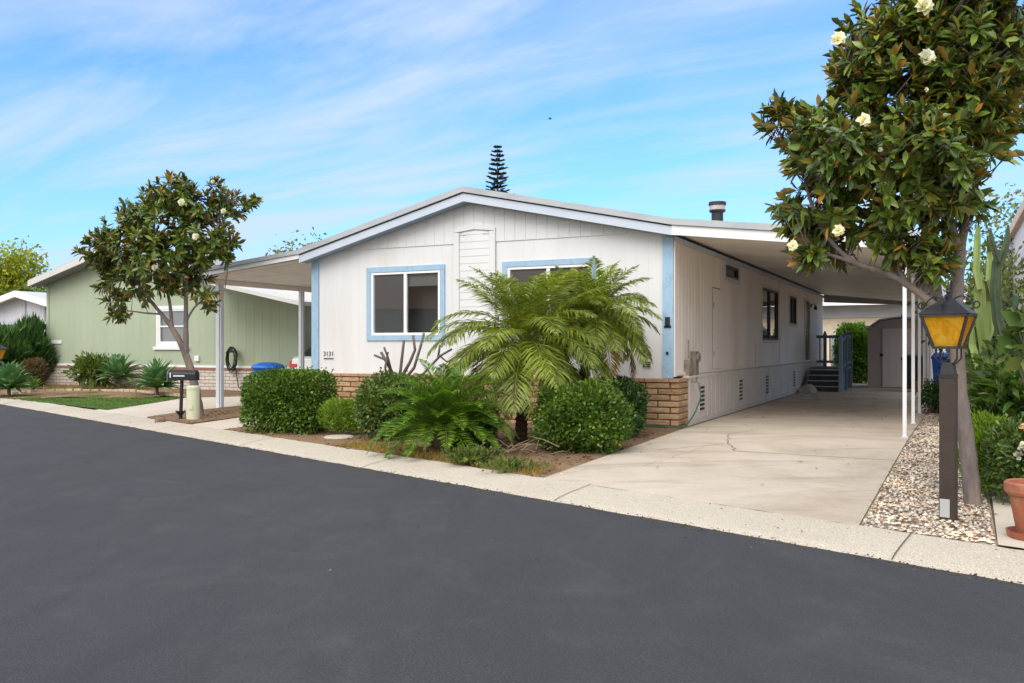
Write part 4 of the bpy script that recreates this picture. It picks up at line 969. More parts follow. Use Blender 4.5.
mb = MB(); mb.box(0, 13, 0.9, 8, 0, 3.2); mb.build('wall', M['cream_wall'], bh)
mb = MB(); mb.hexa([(-.5, -.1, 3.0), (13.5, -.1, 3.0), (13.5, 4, 4.0), (-.5, 4, 4.0)], [(-.5, -.1, 3.13), (13.5, -.1, 3.13), (13.5, 4, 4.13), (-.5, 4, 4.13)]); mb.build('roof', M['roof'], bh)
mb = MB(); mb.box(-.52, 13.52, -.16, -.102, 2.99, 3.15); mb.build('eave_board', M['vinyl'], bh)
mb = MB(); mb.box(-.4, 13.4, .80, .897, 2.5, 3.1); mb.build('eave_shade', M['gutter'], bh)  # grey band standing in for the shade under the eave

# white picket fence across the end of the drive, each picket inside the fence's panel
fe = thing('picket_fence', 'white picket fence across the end of the carport', 'fence', hw(0.1, 20.2), HROT)
mb = MB(); x_ = 0.0
while x_ < 5.4:
    mb.hexa([(x_, -.012, .05), (x_ + .09, -.012, .05), (x_ + .09, .012, .05), (x_, .012, .05)], [(x_, -.012, 1.62), (x_ + .09, -.012, 1.62), (x_ + .09, .012, 1.62), (x_, .012, 1.62)]); x_ += .125
mb.build('picket_panel', M['vinyl'], fe)
mb = MB(); mb.box(-.02, 5.5, .0125, .05, .35, .44); mb.box(-.02, 5.5, .0125, .05, 1.3, 1.39); mb.build('rail', M['vinyl'], fe)
for x_ in (0, 1.8, 3.6, 5.4):
    mb = MB(); mb.box(x_ - .05, x_ + .05, .051, .15, 0, 1.75); mb.build('post', M['vinyl'], fe)

oh = thing('opposite_house', 'brown roofed tan home across the road, mirrored in the front window', 'house', RP + RN * -20.0 + RT * 17, math.atan2(RT.y, RT.x))
mb = MB(); mb.box(-16, 10, -9, 0, -.1, 2.7); mb.build('wall', M['tan_wall'], oh)
mb = MB(); mb.hexa([(-16.6, -9.6, 2.6), (10.6, -9.6, 2.6), (10.6, .7, 2.6), (-16.6, .7, 2.6)], [(-16.6, -4.6, 4.6), (10.6, -4.6, 4.6), (10.6, -4.4, 4.6), (-16.6, -4.4, 4.6)]); mb.build('roof', pm('brown_roof', (.20, .095, .06), .9, .2, 5), oh)
# ------------------------------------------------------------------ lamp posts
def lamp(label, loc, rot):
    t = thing('lantern_post', label, 'post lamp', loc, rot, 'lantern posts by the road')
    mb = MB(); mb.box(-.056, .056, -.056, .056, -.05, 1.085); mb.build('post', M['lamp_post'], t, bevel=.006)
    mb = MB(); mb.box(-.05, .02, -.0585, -.0565, .02, .16); mb.build('grey_patch', M['grey_box'], t, bevel=.002)
    mb = MB(); mb.box(-.058, .058, -.058, .058, 1.086, 1.12); mb.hexa([(-.05, -.05, 1.12), (.05, -.05, 1.12), (.05, .05, 1.12), (-.05, .05, 1.12)], [(-.04, -.04, 1.21), (.04, -.04, 1.21), (.04, .04, 1.21), (-.04, .04, 1.21)]); mb.build('post_cap', M['black'], t)
    mb = MB()
    for sx in (-1, 1):
        for sy in (-1, 1): mb.tube([(sx * .035, sy * .035, 1.19), (sx * .075, sy * .075, 1.24), (sx * .075, sy * .075, 1.325)], .007, 6)
    mb.build('stay', M['black'], t)
    b, tp, zb, zt = .088, .162, 1.325, 1.575
    cg = MB()
    for sx, sy in ((-1, -1), (1, -1), (1, 1), (-1, 1)): cg.bar((sx * b, sy * b, zb), (sx * tp, sy * tp, zt), .018, .018)
    for r_, z_, w_ in ((b, zb, .02), (tp, zt, .022)):
        c = [(-r_, -r_, z_), (r_, -r_, z_), (r_, r_, z_), (-r_, r_, z_)]
        for k in range(4): cg.bar(c[k], c[(k + 1) % 4], w_, w_)
    cg.build('cage', M['lamp_metal'], t)
    mb = MB(); mb.box(-b, b, -b, b, zb - .008, zb + .006); mb.build('base_plate', M['lamp_metal'], t)
    for k in range(4):
        g = MB(); i_ = .006
        g.hexa([(-b + .008, -b + i_, zb + .008), (b - .008, -b + i_, zb + .008), (b - .008, -b + i_ + .004, zb + .008), (-b + .008, -b + i_ + .004, zb + .008)], [(-tp + .008, -tp + i_, zt - .008), (tp - .008, -tp + i_, zt - .008), (tp - .008, -tp + i_ + .004, zt - .008), (-tp + .008, -tp + i_ + .004, zt - .008)])
        xf(g, Matrix.Rotation(k * PI / 2, 4, 'Z')); g.build('pane', M['amber'], t)
    e = tp + .022; ap = .03
    mb = MB(); mb.hexa([(-e, -e, zt + .008), (e, -e, zt + .008), (e, e, zt + .008), (-e, e, zt + .008)], [(-ap, -ap, zt + .135), (ap, -ap, zt + .135), (ap, ap, zt + .135), (-ap, ap, zt + .135)])
    rf = mb.build('lantern_roof', M['lamp_metal'], t, bevel=.003)
    mb = MB(); mb.lathe([(.028, 0), (.03, .02), (.014, .03), (.02, .045), (.012, .06), (.014, .07), (.0, .14)], 12, (0, 0, zt + .136)); mb.build('finial', M['black'], rf)
    for k in range(4):
        pts = []
        for i in range(26):
            a = i / 25
            if a < .55:
                q = a / .55; pts.append((.03 + q * .145, 0, zt + .115 + .045 * math.sin(q * PI * .9) - .055 * q ** 2))
            else:
                q = (a - .55) / .45; an = .9 - q * 5.6; r_ = .032 * (1 - q * .62); pts.append((.192 - r_ * math.cos(an + PI / 2 + 2.6) * 1 , 0, zt + .082 + r_ * math.sin(an + PI / 2 + 2.6)))
        sc = MB(); sc.tube(pts, .0065, 6); xf(sc, Matrix.Rotation(PI / 4 + k * PI / 2 if False else k * PI / 2, 4, 'Z')); sc.build('scroll', M['black'], rf, smooth=True)
    bl = MB(); bl.lathe([(.018, 0), (.02, .05), (.03, .08), (.034, .11), (.02, .14), (.0, .15)], 14, (0, 0, zb + .005)); bl.build('bulb', M['black'], t, smooth=True)
    return t
pl = on_ground(948.5, 519)
lamp('brown post lamp with black lantern and amber panes on the white gravel', pl, math.radians(-38))
l2 = copy_tree([o for o in COL.objects if o.name == 'lantern_post'][0]); l2.location = at(-3.5, 21.0, z=-.36); l2['label'] = 'amber lantern post cut by the left edge of the view'

# ------------------------------------------------------------------ mailbox and pedestal
pmx = on_ground(180.5, 420)
mbx = thing('mailbox', 'black rural mailbox on a thin black metal post', 'mailbox', pmx, math.radians(-10))
mb = MB(); mb.bar((0.0, 0, -.05), (0.03, 0, .72), .045, .045); mb.build('post', M['black'], mbx)
mb = MB()
for k in range(6):
    a = k * PI / 3; mb.tube([(0, 0, .10), (.09 * math.cos(a), .09 * math.sin(a), .17)], .01, 5)
mb.lathe([(.03, .08), (.09, .16), (.03, .17)], 10); mb.build('post_bracket', M['black'], mbx)
prof = [(-.085, 0), (.085, 0), (.085, .10)] + [(.085 * math.cos(a), .10 + .085 * math.sin(a)) for a in np.linspace(.2, PI - .2, 9)] + [(-.085, .10)]
mb = MB(); Lm = .27; n_ = len(prof)
for xs in (-Lm, Lm): mb.v += [(xs, y_, z_ + .72) for y_, z_ in prof]
mb.f += [tuple(range(n_))[::-1], tuple(range(n_, 2 * n_))] + [(k, (k + 1) % n_, n_ + (k + 1) % n_, n_ + k) for k in range(n_)]; mb.mi += [0] * len(mb.f)
xf(mb, Matrix.Translation((.06, 0, 0))); bx = mb.build('box', M['black'], mbx, bevel=.006)
mb = MB(); mb.v += [(-Lm - .012 + .06, y_ * 1.08, (z_ - .09) * 1.08 + .81) for y_, z_ in prof] + [(-Lm + .02 + .06, y_ * 1.08, (z_ - .09) * 1.08 + .81) for y_, z_ in prof]
mb.f += [tuple(range(n_))[::-1], tuple(range(n_, 2 * n_))] + [(k, (k + 1) % n_, n_ + (k + 1) % n_, n_ + k) for k in range(n_)]; mb.mi += [0] * len(mb.f); mb.build('door', pm('worn_grey_metal', (.09, .09, .095), .45, .3, 12), mbx)
mb = MB(); mb.box(-.09, .13, -.091, -.0855, .79, .815); mb.build('name_strip', M['silver'], mbx)
mb = MB(); mb.box(-.16, -.135, -.094, -.086, .77, .86); mb.build('flag', M['silver'], mbx)
pd = on_ground(193, 420)
ped = thing('utility_pedestal', 'squat pale green utility pedestal beside the black mailbox', 'utility pedestal', pd, 0)
mb = MB(); mb.lathe([(.125, -.05), (.118, .02), (.112, .55), (.115, .56)], 20); mb.build('body', M['pedestal'], ped, smooth=False)
mb = MB(); mb.lathe([(.119, .555), (.121, .60), (.10, .625), (.0, .63)], 20); mb.build('cap', M['pedestal'], ped)
mb = MB(); mb.box(-.03, .03, -.128, -.105, .2, .26); mb.build('latch', M['pedestal'], ped)

# ------------------------------------------------------------------ the car beyond the hedge
car = thing('parked_car', 'white car parked between the green and white houses, red tail light showing', 'car', hw(-11.0, 4.7), HROT)
mb = MB(); secs = [(0, .35, .95, .80), (.12, .28, 1.0, .84), (.6, .25, 1.06, .86), (1.5, .25, .98, .87), (3.0, .25, .95, .87), (4.2, .28, .85, .82), (4.5, .35, .70, .7)]
for y_, zb, zt, hwid in secs: mb.v += [(-hwid, y_, zb), (hwid, y_, zb), (hwid * 1.0, y_, zb + .4), (hwid * .92, y_, zt), (-hwid * .92, y_, zt), (-hwid * 1.0, y_, zb + .4)]
for i in range(len(secs) - 1):
    for k in range(6): mb.f.append((i * 6 + k, i * 6 + (k + 1) % 6, i * 6 + 6 + (k + 1) % 6, i * 6 + 6 + k)); mb.mi.append(0)
mb.f += [(5, 4, 3, 2, 1, 0), tuple(36 + k for k in range(6))]; mb.mi += [0, 0]
mb.build('body', M['car_white'], car, bevel=.03)
mb = MB(); mb.hexa([(-.76, .25, 1.0), (.76, .25, 1.0), (.74, 3.3, .95), (-.74, 3.3, .95)], [(-.58, .95, 1.45), (.58, .95, 1.45), (.58, 2.2, 1.45), (-.58, 2.2, 1.45)]); mb.build('cabin_glass', M['car_glass'], car, bevel=.03)
mb = MB(); mb.box(-.57, .57, .96, 2.2, 1.455, 1.49); mb.build('roof', M['car_white'], car, bevel=.02)
for s in (-1, 1):
    mb = MB(); mb.hexa([(s * .70 - .14, -.012, .72), (s * .70 + .14, -.012, .72), (s * .72 + .13, .25, .72), (s * .72 - .13, .25, .72)], [(s * .70 - .14, .01, .90), (s * .70 + .14, .01, .90), (s * .72 + .11, .25, .93), (s * .72 - .13, .25, .93)]); mb.build('tail_light', M['taillight'], car, bevel=.01)
    for y_ in (.8, 3.6):
        mb = MB(); mb.tube([(s * .7, y_, .31), (s * .88, y_, .31)], .31, 24); wl = mb.build('wheel', M['tyre'], car)
        mb = MB(); mb.tube([(s * .85, y_, .31), (s * .885, y_, .31)], .2, 16); mb.build('rim', M['alloy'], wl)
mb = MB(); mb.box(-.84, .84, -.06, .1, .36, .56); mb.build('bumper', M['car_white'], car, bevel=.03)

# ------------------------------------------------------------------ hose on the ground at the brick corner
hs = MB(); pts = [(.23, .75, .60), (.26, .70, .45), (.24, .5, .25), (.22, .2, .1), (.20, -.05, .03), (.1, -.25, .02), (-.1, -.28, .03), (-.5, -.22, .03), (-.9, -.3, .03), (-1.2, -.5, .03), (-1.0, -.75, .03), (-.6, -.6, .03)]
sp = []
for i in range(len(pts) - 1):
    for k in range(4):
        p0, p1, p2, p3 = [Vector(pts[max(0, min(len(pts) - 1, j))]) for j in (i - 1, i, i + 1, i + 2)]; t = k / 4
        sp.append(.5 * ((2 * p1) + (p2 - p0) * t + (2 * p0 - 5 * p1 + 4 * p2 - p3) * t * t + (3 * p1 - p0 - 3 * p2 + p3) * t ** 3))
hs.tube(sp, .013, 8); o = hs.build('garden_hose', M['hose'], smooth=True); o.location = R0; o.rotation_euler = (0, 0, HROT); tag(o, 'green garden hose running from the tap down the brick corner', 'hose')

# ------------------------------------------------------------------ plants
def lump(D, seed, amp):
    r = np.random.default_rng(seed); k = np.zeros(len(D))
    for _ in range(6):
        d = norm(r.normal(size=3)); k += np.sin(D @ d * r.uniform(4, 9) + r.uniform(0, 6))
    return 1 + amp * k / 3
def bush(name, label, cat, loc, rad, n, L, W, mat, box=2.0, rough=.06, up=.35, group=None, tpl=LF_LO, zmin=0.02, flowers=None, rot=0.0, stems=True, depth=.45, seed=1, rnd=.55, flat=False):
    t = thing(name, label, cat, loc, rot, group)
    D = sph(n); 
    s = (np.abs(D) ** box).sum(1) ** (-1.0 / box)              # superellipsoid: higher power, boxier
    rr = 1 - depth * rng.random(n) ** 2.2
    rr = np.where((rng.random(n) < .10) & (lump(D, seed + 100, 1.0) > 1.25), 1 + .16 * rng.random(n), rr)
    P = D * (s * rr * lump(D, seed, rough * 1.5))[:, None] * np.array(rad) + np.array([0, 0, rad[2]])
    keep = (P[:, 2] > zmin) & ~((P[:, 2] < .34 * rad[2]) & (rng.random(n) < .6)); P = P[keep]; D = D[keep]; k = len(P)
    ax = norm(D + np.array([0, 0, up]) + rng.normal(size=(k, 3)) * rnd)
    nn = norm(D * .6 + rng.normal(size=(k, 3)) * .6 + np.array([0, 0, .5]))
    lv = Leaves(); lv.add(P, ax, nn, L * rng.uniform(.65, 1.25, k), W * rng.uniform(.7, 1.2, k), .15, .1, tpl)
    m2 = max(60, n // 9); Di = sph(m2); Pi = Di * ((np.abs(Di) ** box).sum(1) ** (-1.0 / box) * rng.uniform(.15, .72, m2))[:, None] * np.array(rad) + np.array([0, 0, rad[2]])
    Pi = Pi[Pi[:, 2] > zmin + .02]; lv.add(Pi, sph(len(Pi)), sph(len(Pi)), L * 2.6, max(W * 3, .05), .1)
    lv.build('foliage', mat, t)
    if stems:
        mb = MB()
        for i in range(24):
            q = P[rng.integers(len(P))]; b = Vector((rng.uniform(-.15, .15) * rad[0], rng.uniform(-.15, .15) * rad[1], -.03)); e = Vector(q * np.array([.8, .8, .75]))
            m1 = b.lerp(e, .5) + Vector((rng.uniform(-.05, .05), rng.uniform(-.05, .05), 0)); mb.tube([b, m1, e], [.016, .012, .005], 5)
        mb.build('stem', M['bark_dark'], t)
    if flowers:
        fm, cnt, fs = flowers
        for i in range(cnt):
            for _ in range(40):
                j = rng.integers(len(P))
                if D[j][1] < -.2 and D[j][2] > -.1: break
            fl = Leaves(); c = P[j] + D[j] * .03; m_ = 14
            dd = norm(D[j] * .7 + sph(m_) * .8); fl.add(np.repeat(c[None], m_, 0), dd, sph(m_), fs, fs * .8, .3, .1, LF_HI); fl.build('flower', fm[i % len(fm)], t)
    return t

def gpx(px, py): return on_ground(px, py)
# clipped hedge in front of the left carport
bush('box_hedge', 'clipped box hedge, squared and dense, by the left driveway', 'hedge', at(288, 13.75, z=-.07), (.655, .42, .475), 15000, .055, .034, M['hedge'], box=5.5, rough=.03, rot=math.radians(-20), depth=.35, seed=2, zmin=.0)
bush('rounded_shrub', 'rounded glossy shrub against the brick skirting, behind the cycad', 'shrub', at(392, 12.75, z=-.05), (.50, .45, .46), 6500, .06, .036, M['shrub'], box=2.3, rough=.09, seed=3)
bush('lime_bush', 'low bright lime green bush between hedge and rounded shrub', 'bush', at(347, 13.3, z=-.04), (.38, .30, .26), 5000, .05, .014, M['lime'], box=2.2, rough=.14, up=1.2, seed=4)
bush('rounded_shrub', 'dense round shrub with bright leaf tips at driveway edge', 'shrub', at(583, 11.1, z=-.05), (.545, .48, .425), 11000, .055, .034, M['hedge'], box=2.6, rough=.09, seed=5)
bush('dark_shrub', 'smaller dark green shrub behind, against the brick corner', 'shrub', at(617, 12.75, z=-.02), (.40, .36, .41), 5500, .055, .034, M['shrub_dark'], box=2.6, rough=.07, seed=6)
bush('ground_cover', 'low yellowish ground cover in front of the palm', 'ground cover', at(470, 9.9, z=-.05), (.26, .16, .09), 900, .06, .02, M['weed'], rough=.25, up=1.4, stems=False, seed=7)
bush('ground_cover', 'tiny pale green weed clump nearest the kerb, left of the driveway', 'weed', at(512, 9.35, z=-.05), (.30, .16, .06), 500, .05, .018, M['weed'], rough=.3, up=1.2, stems=False, seed=8)

bush('opposite_hedge', 'tall green hedge across the road, mirrored in the front window', 'hedge', RP + RN * -17.5 + RT * 15 + Vector((0, 0, -.12)), (10.0, .8, .75), 8000, .22, .13, M['shrub'], box=5, rough=.12, rot=math.atan2(RT.y, RT.x), seed=51)
# --- feathery fronds
def frond(parent, name, az, el, L, droop, nl, lmax, wid, mat, base=(0, 0, 0), fwd=.75, vee=.35, start=.12, leafdroop=.25, twist=0.0):
    """a curved rachis carrying two rows of leaflets; one mesh"""
    m_ = 22; ts = np.linspace(0, 1, m_)
    h = np.array([math.cos(az), math.sin(az), 0]); e = el - droop * ts ** 1.35
    st = np.stack([np.cos(e)[:, None] * h[None] + np.sin(e)[:, None] * np.array([0, 0, 1.])], 0)[0] * (L / (m_ - 1))
    P = np.cumsum(st, 0) + np.array(base); tan = norm(st)
    side = np.array([-math.sin(az), math.cos(az), 0])
    lt = np.linspace(start, 1, nl); idx = lt * (m_ - 1); i0 = np.clip(idx.astype(int), 0, m_ - 2); fr = (idx - i0)[:, None]
    LP = P[i0] * (1 - fr) + P[i0 + 1] * fr; LT = norm(tan[i0] * (1 - fr) + tan[i0 + 1] * fr)
    up = np.cross(LT, side[None]); up = norm(up * np.sign(up[:, 2:3] + 1e-6))
    prof_ = np.sin(np.clip(lt * .92 + .12, 0, 1) * PI) ** .6 * .9 + .12
    lv = Leaves()
    for s in (-1, 1):
        d = norm(s * side[None] * 1.0 + LT * fwd + up * vee + rng.normal(size=(nl, 3)) * .12)
        lv.add(LP, d, up + rng.normal(size=(nl, 3)) * .25, lmax * prof_ * rng.uniform(.85, 1.1, nl), wid, .25, leafdroop * rng.uniform(.5, 1.5, nl)[:, None, None], LF_LO)
    # rachis as a thin ribbon pair
    V = []; T = []
    for i in range(m_):
        w = .012 * (1 - .8 * ts[i]) * (1.0 if L > .9 else .7); u = np.cross(tan[i], side); 
        V += [P[i] + side * w, P[i] + u * w, P[i] - side * w]
    for i in range(m_ - 1):
        for k in range(3):
            a = i * 3 + k; b = i * 3 + (k + 1) % 3; T += [[a, b, b + 3], [a, b + 3, a + 3]]
    lv._push(np.array(V), np.array(T), np.zeros(len(T), int))
    return lv.build(name, mat, parent)

def palm(label, base, crown, n, L, seed, group='feathery palms in the front bed', old=4):
    t = thing('pygmy_palm', label, 'palm', base, 0, group)
    c = crown - base
    mb = MB(); m_ = 40; pts = []; rad = []
    for i in range(m_):
        q = i / (m_ - 1); s = Vector((c.x * (q ** 1.4), c.y * q, c.z * q)); pts.append(s); rad.append((.085 - .012 * q) * (1 + (.16 if i % 2 else -.05) * random.uniform(.6, 1.2)))
    mb.tube(pts, rad, 12); mb.build('trunk', M['palm_trunk'], t, smooth=False)
    rs = np.random.default_rng(seed)
    for i in range(n):
        q = i / n; az = i * 2.39996 + rs.uniform(-.2, .2); el = math.radians(82 - 106 * q ** .9 + rs.uniform(-8, 8))
        o_ = i >= n - old
        frond(t, 'frond', az, el, L * rs.uniform(.85, 1.1) * (1 - .12 * (q < .15)), math.radians(rs.uniform(70, 100)) * (.62 if q < .25 else 1 if q < .65 else .85), 58, .36 * L / 1.4, .021, M['palm_old'] if (o_ and i % 2) else M['palm'], tuple(c), fwd=.85, vee=.25 - .3 * q, leafdroop=.35)
    return t
b1 = gpx(521, 441)
palm('larger feathery pygmy palm on a dark leaning trunk, fronds reaching the bed', b1, at(526, b1.y - .05, 346), 64, 1.46, 3, old=5)
b2 = at(578, 12.9, z=-.03)
palm('smaller feathery palm behind, crown before the right front window', b2, at(594, b2.y + .1, 320), 58, 1.10, 5, old=5)

sg = thing('sago_cycad', 'low dark green cycad with arching feathery fronds by the kerb', 'cycad', at(443, 11.0, z=-.05), 0)
mb = MB(); mb.lathe([(.10, -.03), (.13, .1), (.12, .25), (.06, .34)], 12); mb.build('trunk', M['palm_trunk'], sg)
for i in range(70):
    q = i / 70; az = i * 2.39996; el = math.radians(84 - 82 * q + rng.uniform(-6, 6))
    frond(sg, 'frond', az, el, .94 * rng.uniform(.85, 1.1), math.radians(rng.uniform(55, 85)), 74, .20, .013, M['sago'], (0, 0, .30), fwd=.9, vee=.45, leafdroop=.1, start=.08)
bush('cycad_undergrowth', 'dark leafy undergrowth at the right foot of the cycad', 'undergrowth', at(463, 11.3, z=-.05), (.40, .35, .30), 1600, .09, .035, M['shrub_dark'], rough=.2, stems=False, seed=12)

# bare plumeria branches before the left window
pb = at(398, 13.3, z=-.03)
pf = thing('bare_frangipani', 'leafless grey forked branches standing below the left window', 'bare shrub', pb, 0)
mb = MB()
def P3(px, py, y): return at(px, y, py) - pb
for pts, r in (([(397, 425), (395, 395), (392, 372), (381, 352)], .03), ([(392, 372), (386, 360), (374, 355), ], .022), ([(393, 378), (388, 358), (384, 347)], .02), ([(397, 400), (400, 375), (402, 357), (404, 340)], .026), ([(400, 380), (410, 362), (415, 350), (413, 335)], .026), ([(400, 385), (414, 368), (421, 345), (424, 333)], .024),
               ([(396, 402), (390, 380), (385, 368), (388, 352)], .02), ([(404, 395), (425, 372), (440, 356), (452, 349)], .022), ([(438, 358), (440, 345)], .018), ([(440, 356), (447, 362), (458, 355)], .014)):
    yy = 13.3 + rng.uniform(-.2, .2)
    mb.tube([P3(a, b, 13.3 if i == 0 else yy) for i, (a, b) in enumerate(pts)], [r * (1 - .35 * i / len(pts)) for i in range(len(pts))], 8)
mb.build('branches', M['bare_branch'], pf, smooth=True)

# dry twigs lying round the palm foot
tq = gpx(505, 455); dt = MB()
for _ in range(26):
    a = random.uniform(0, 6.28); c = Vector((random.gauss(0, .28), random.gauss(0, .16), .03 + abs(random.gauss(0, .05)))); l = random.uniform(.12, .4); d = Vector((math.cos(a), math.sin(a), random.uniform(-.1, .55)))
    dt.tube([c, c + d * l * .5 + Vector((0, 0, .02)), c + d * l], [.006, .005, .002], 5)
o = dt.build('dry_twigs', M['bare_branch_pale'], loc=tq); o['kind'] = 'stuff'
# --- strap-leaved rosettes
def rosette(name, label, cat, loc, n, L, W, mat, el0=85, el1=5, droop=35, group=None, stem=0.0):
    t = thing(name, label, cat, loc, 0, group)
    V = []; T = []
    for i in range(n):
        q = i / n; az = i * 2.39996 + rng.uniform(-.15, .15); el = math.radians(el0 + (el1 - el0) * q + rng.uniform(-5, 5)); l = L * rng.uniform(.85, 1.1); m_ = 7
        h = np.array([math.cos(az), math.sin(az), 0]); side = np.array([-math.sin(az), math.cos(az), 0]); p = np.array([0, 0, stem]); b = len(V)
        for k in range(m_):
            s = k / (m_ - 1); e = el - math.radians(droop) * s ** 1.5; d = math.cos(e) * h + math.sin(e) * np.array([0, 0, 1.]); nrm = -math.sin(e) * h + math.cos(e) * np.array([0, 0, 1.])
            w = W * (.45 + 1.1 * s * (1 - s) * 2) * (1 - s ** 4) * .75
            V += [p + side * w + nrm * w * .45, p, p - side * w + nrm * w * .45]; p = p + d * l / (m_ - 1)
        for k in range(m_ - 1):
            for c in (0, 1):
                a = b + k * 3 + c; T += [[a, a + 3, a + 1], [a + 1, a + 3, a + 4]]
    np_obj('foliage', V, T, mat, t, smooth=True)
    mb = MB(); mb.tube([(0.02, 0, -.05), (0, 0, stem * .6), (0, 0, stem + .06)], [.05, .045, .04], 8); mb.build('stem', M['bark_dark'], t)
    return t
def rock_z(v): return v
rosette('agave', 'wide grey green agave at lawn corner beside the mailbox', 'agave', at(157, 23.2, z=.02), 75, .82, .125, M['agave'], stem=.16)
rosette('agave', 'grey green agave on a leaning stem before the white brick', 'agave', at(119, 25.9, z=.12), 64, .80, .12, M['agave'], stem=.20)
rosette('agave', 'large agave beside the reddish bush, cut by left frame edge', 'agave', at(9, 23.3, z=-.03), 75, .85, .125, M['agave'], stem=.16)
rosette('agave', 'small bright green agave under the reddish bush', 'agave', at(33, 25.0, z=.0), 26, .42, .06, M['big_leaf'], stem=.08)
rosette('broad_leaf_plant', 'broad paddle leaved plant right of the magnolia trunk', 'plant', at(1001, 9.3, z=0), 30, .72, .10, M['big_leaf'], 80, 10, 45, stem=.35)
rosette('strap_plant', 'dark strappy plant behind the flowering bush at right', 'plant', at(1008, 8.3, z=0), 40, .5, .035, M['shrub'], 85, 0, 60, stem=.15)
rosette('strap_plant', 'green leafy rosette plant at frame edge under the white home', 'plant', at(1022, 8.8, z=0), 34, .62, .06, M['big_leaf'], 85, 10, 50, stem=.7)

# --- cacti
def ribbed(mb, pts, r, ribs=5):
    mb.tube(pts, r, ribs * 2, prof=[1.0, .62])
cac = thing('column_cactus', 'dark green column cactus curving up beside the aged white home', 'cactus', at(1008, 9.6, z=-.02), 0)
b = cac.location
mb = MB(); ribbed(mb, [at(x, 9.6, y) - b for x, y in ((1012, 440), (1011, 390), (1006, 350), (998, 320), (995, 290), (997, 262), (1000, 250))], [.055, .06, .06, .058, .055, .05, .025], 6); mb.build('column', M['cactus'], cac)
mb = MB(); ribbed(mb, [at(x, 9.6, y) - b for x, y in ((997, 268), (1003, 255), (1007, 240), (1008, 225))], [.034, .04, .036, .012], 5); ribbed(mb, [at(x, 9.55, y) - b for x, y in ((998, 262), (994, 250), (991, 240), (990, 228))], [.032, .036, .034, .012], 5); mb.build('arm', M['cactus'], cac)
eu = thing('pale_euphorbia', 'pale lime green candelabra cactus behind the magnolia trunk', 'cactus', at(985, 10.0, z=-.02), 0); b = eu.location
mb = MB(); ribbed(mb, [at(x, 10, y) - b for x, y in ((990, 430), (988, 380), (984, 345), (980, 315), (979, 290), (980, 272))], [.05, .06, .065, .07, .065, .03], 5); mb.build('column', M['euphorbia'], eu)
for pts in (((984, 350), (990, 330), (990, 300), (986, 280)), ((988, 380), (978, 368), (972, 345), (972, 325)), ((981, 300), (989, 280), (990, 250), (988, 235)), ((980, 290), (976, 270), (977, 240), (978, 225))):
    mb = MB(); ribbed(mb, [at(x, 10 + rng.uniform(-.15, .15), y) - b for x, y in pts], [.035, .042, .04, .02], 5); mb.build('arm', M['euphorbia'], eu)

# --- flowering bush, pot and greenery at the right edge
bush('flowering_bush', 'bush with white and peach blooms above the terracotta pot', 'flowering bush', at(1018, 7.35, z=-.03), (.24, .26, .34), 2600, .06, .026, M['shrub'], rough=.15, flowers=((M['petal'], M['peach'], M['petal']), 11, .05), seed=21)
bush('feathery_bush', 'bright feathery green bush between tree trunk and flowers', 'bush', at(988, 7.85, z=-.03), (.19, .2, .34), 5200, .07, .012, M['lime'], rough=.2, up=.9, seed=22)
bush('leafy_shrub', 'dense dark leafy shrub at right edge behind the blooms', 'shrub', at(1022, 9.0, z=.0), (.40, .5, .62), 3600, .12, .05, M['shrub'], rough=.2, flowers=((M['petal'],), 9, .045), seed=23)
bush('leafy_shrub', 'airy leafy shrub overlapping the aged white home panel', 'shrub', at(1032, 7.4, z=.95), (.22, .3, .42), 150, .10, .045, M['shrub'], rough=.3, stems=True, seed=24, depth=.8)
bush('leafy_shrub', 'tall pale shrub close behind the cactuses', 'shrub', at(1000, 14.0, z=0), (.62, .7, 1.2), 5000, .11, .05, M['back_tree'], rough=.2, seed=25)
bush('leafy_shrub', 'pale shrub mass farther back behind the cactus feet', 'shrub', at(996, 19.0, z=0), (.9, .8, 1.0), 4000, .10, .05, M['back_tree'], rough=.2, seed=26)
bush('small_bush', 'small dark bush at the far end of the gravel strip', 'bush', at(936, 16.8, z=0), (.30, .3, .32), 1500, .06, .03, M['shrub_dark'], rough=.15, seed=27)
pp = at(1034, 6.08, z=gz(3.6, 6.08) + .015)
pot = thing('terracotta_pot', 'terracotta flower pot with saucer at right edge of paving', 'plant pot', pp, 0)
mb = MB(); mb.lathe([(.105, .02), (.155, .30), (.175, .30), (.185, .32), (.185, .375), (.172, .385), (.16, .375), (.15, .30)], 32); mb.build('body', M['terracotta'], pot, smooth=False, bevel=0)
mb = MB(); mb.lathe([(.12, 0), (.16, .0), (.175, .045), (.165, .045), (.15, .012)], 32); mb.build('saucer', M['terracotta'], pot)
mb = MB(); mb.lathe([(.14, .27), (.152, .33), (.0, .34)], 24); mb.build('potting_soil', M['soil'], pot)
mb = MB(); mb.box(-.55, .55, -.10, .10, 0, .40); o = mb.build('low_wall', M['drive_pale'], loc=at(985, 11.5, z=0), bevel=.01); tag(o, 'short pale concrete garden wall among plants right of the trunk', 'low wall')

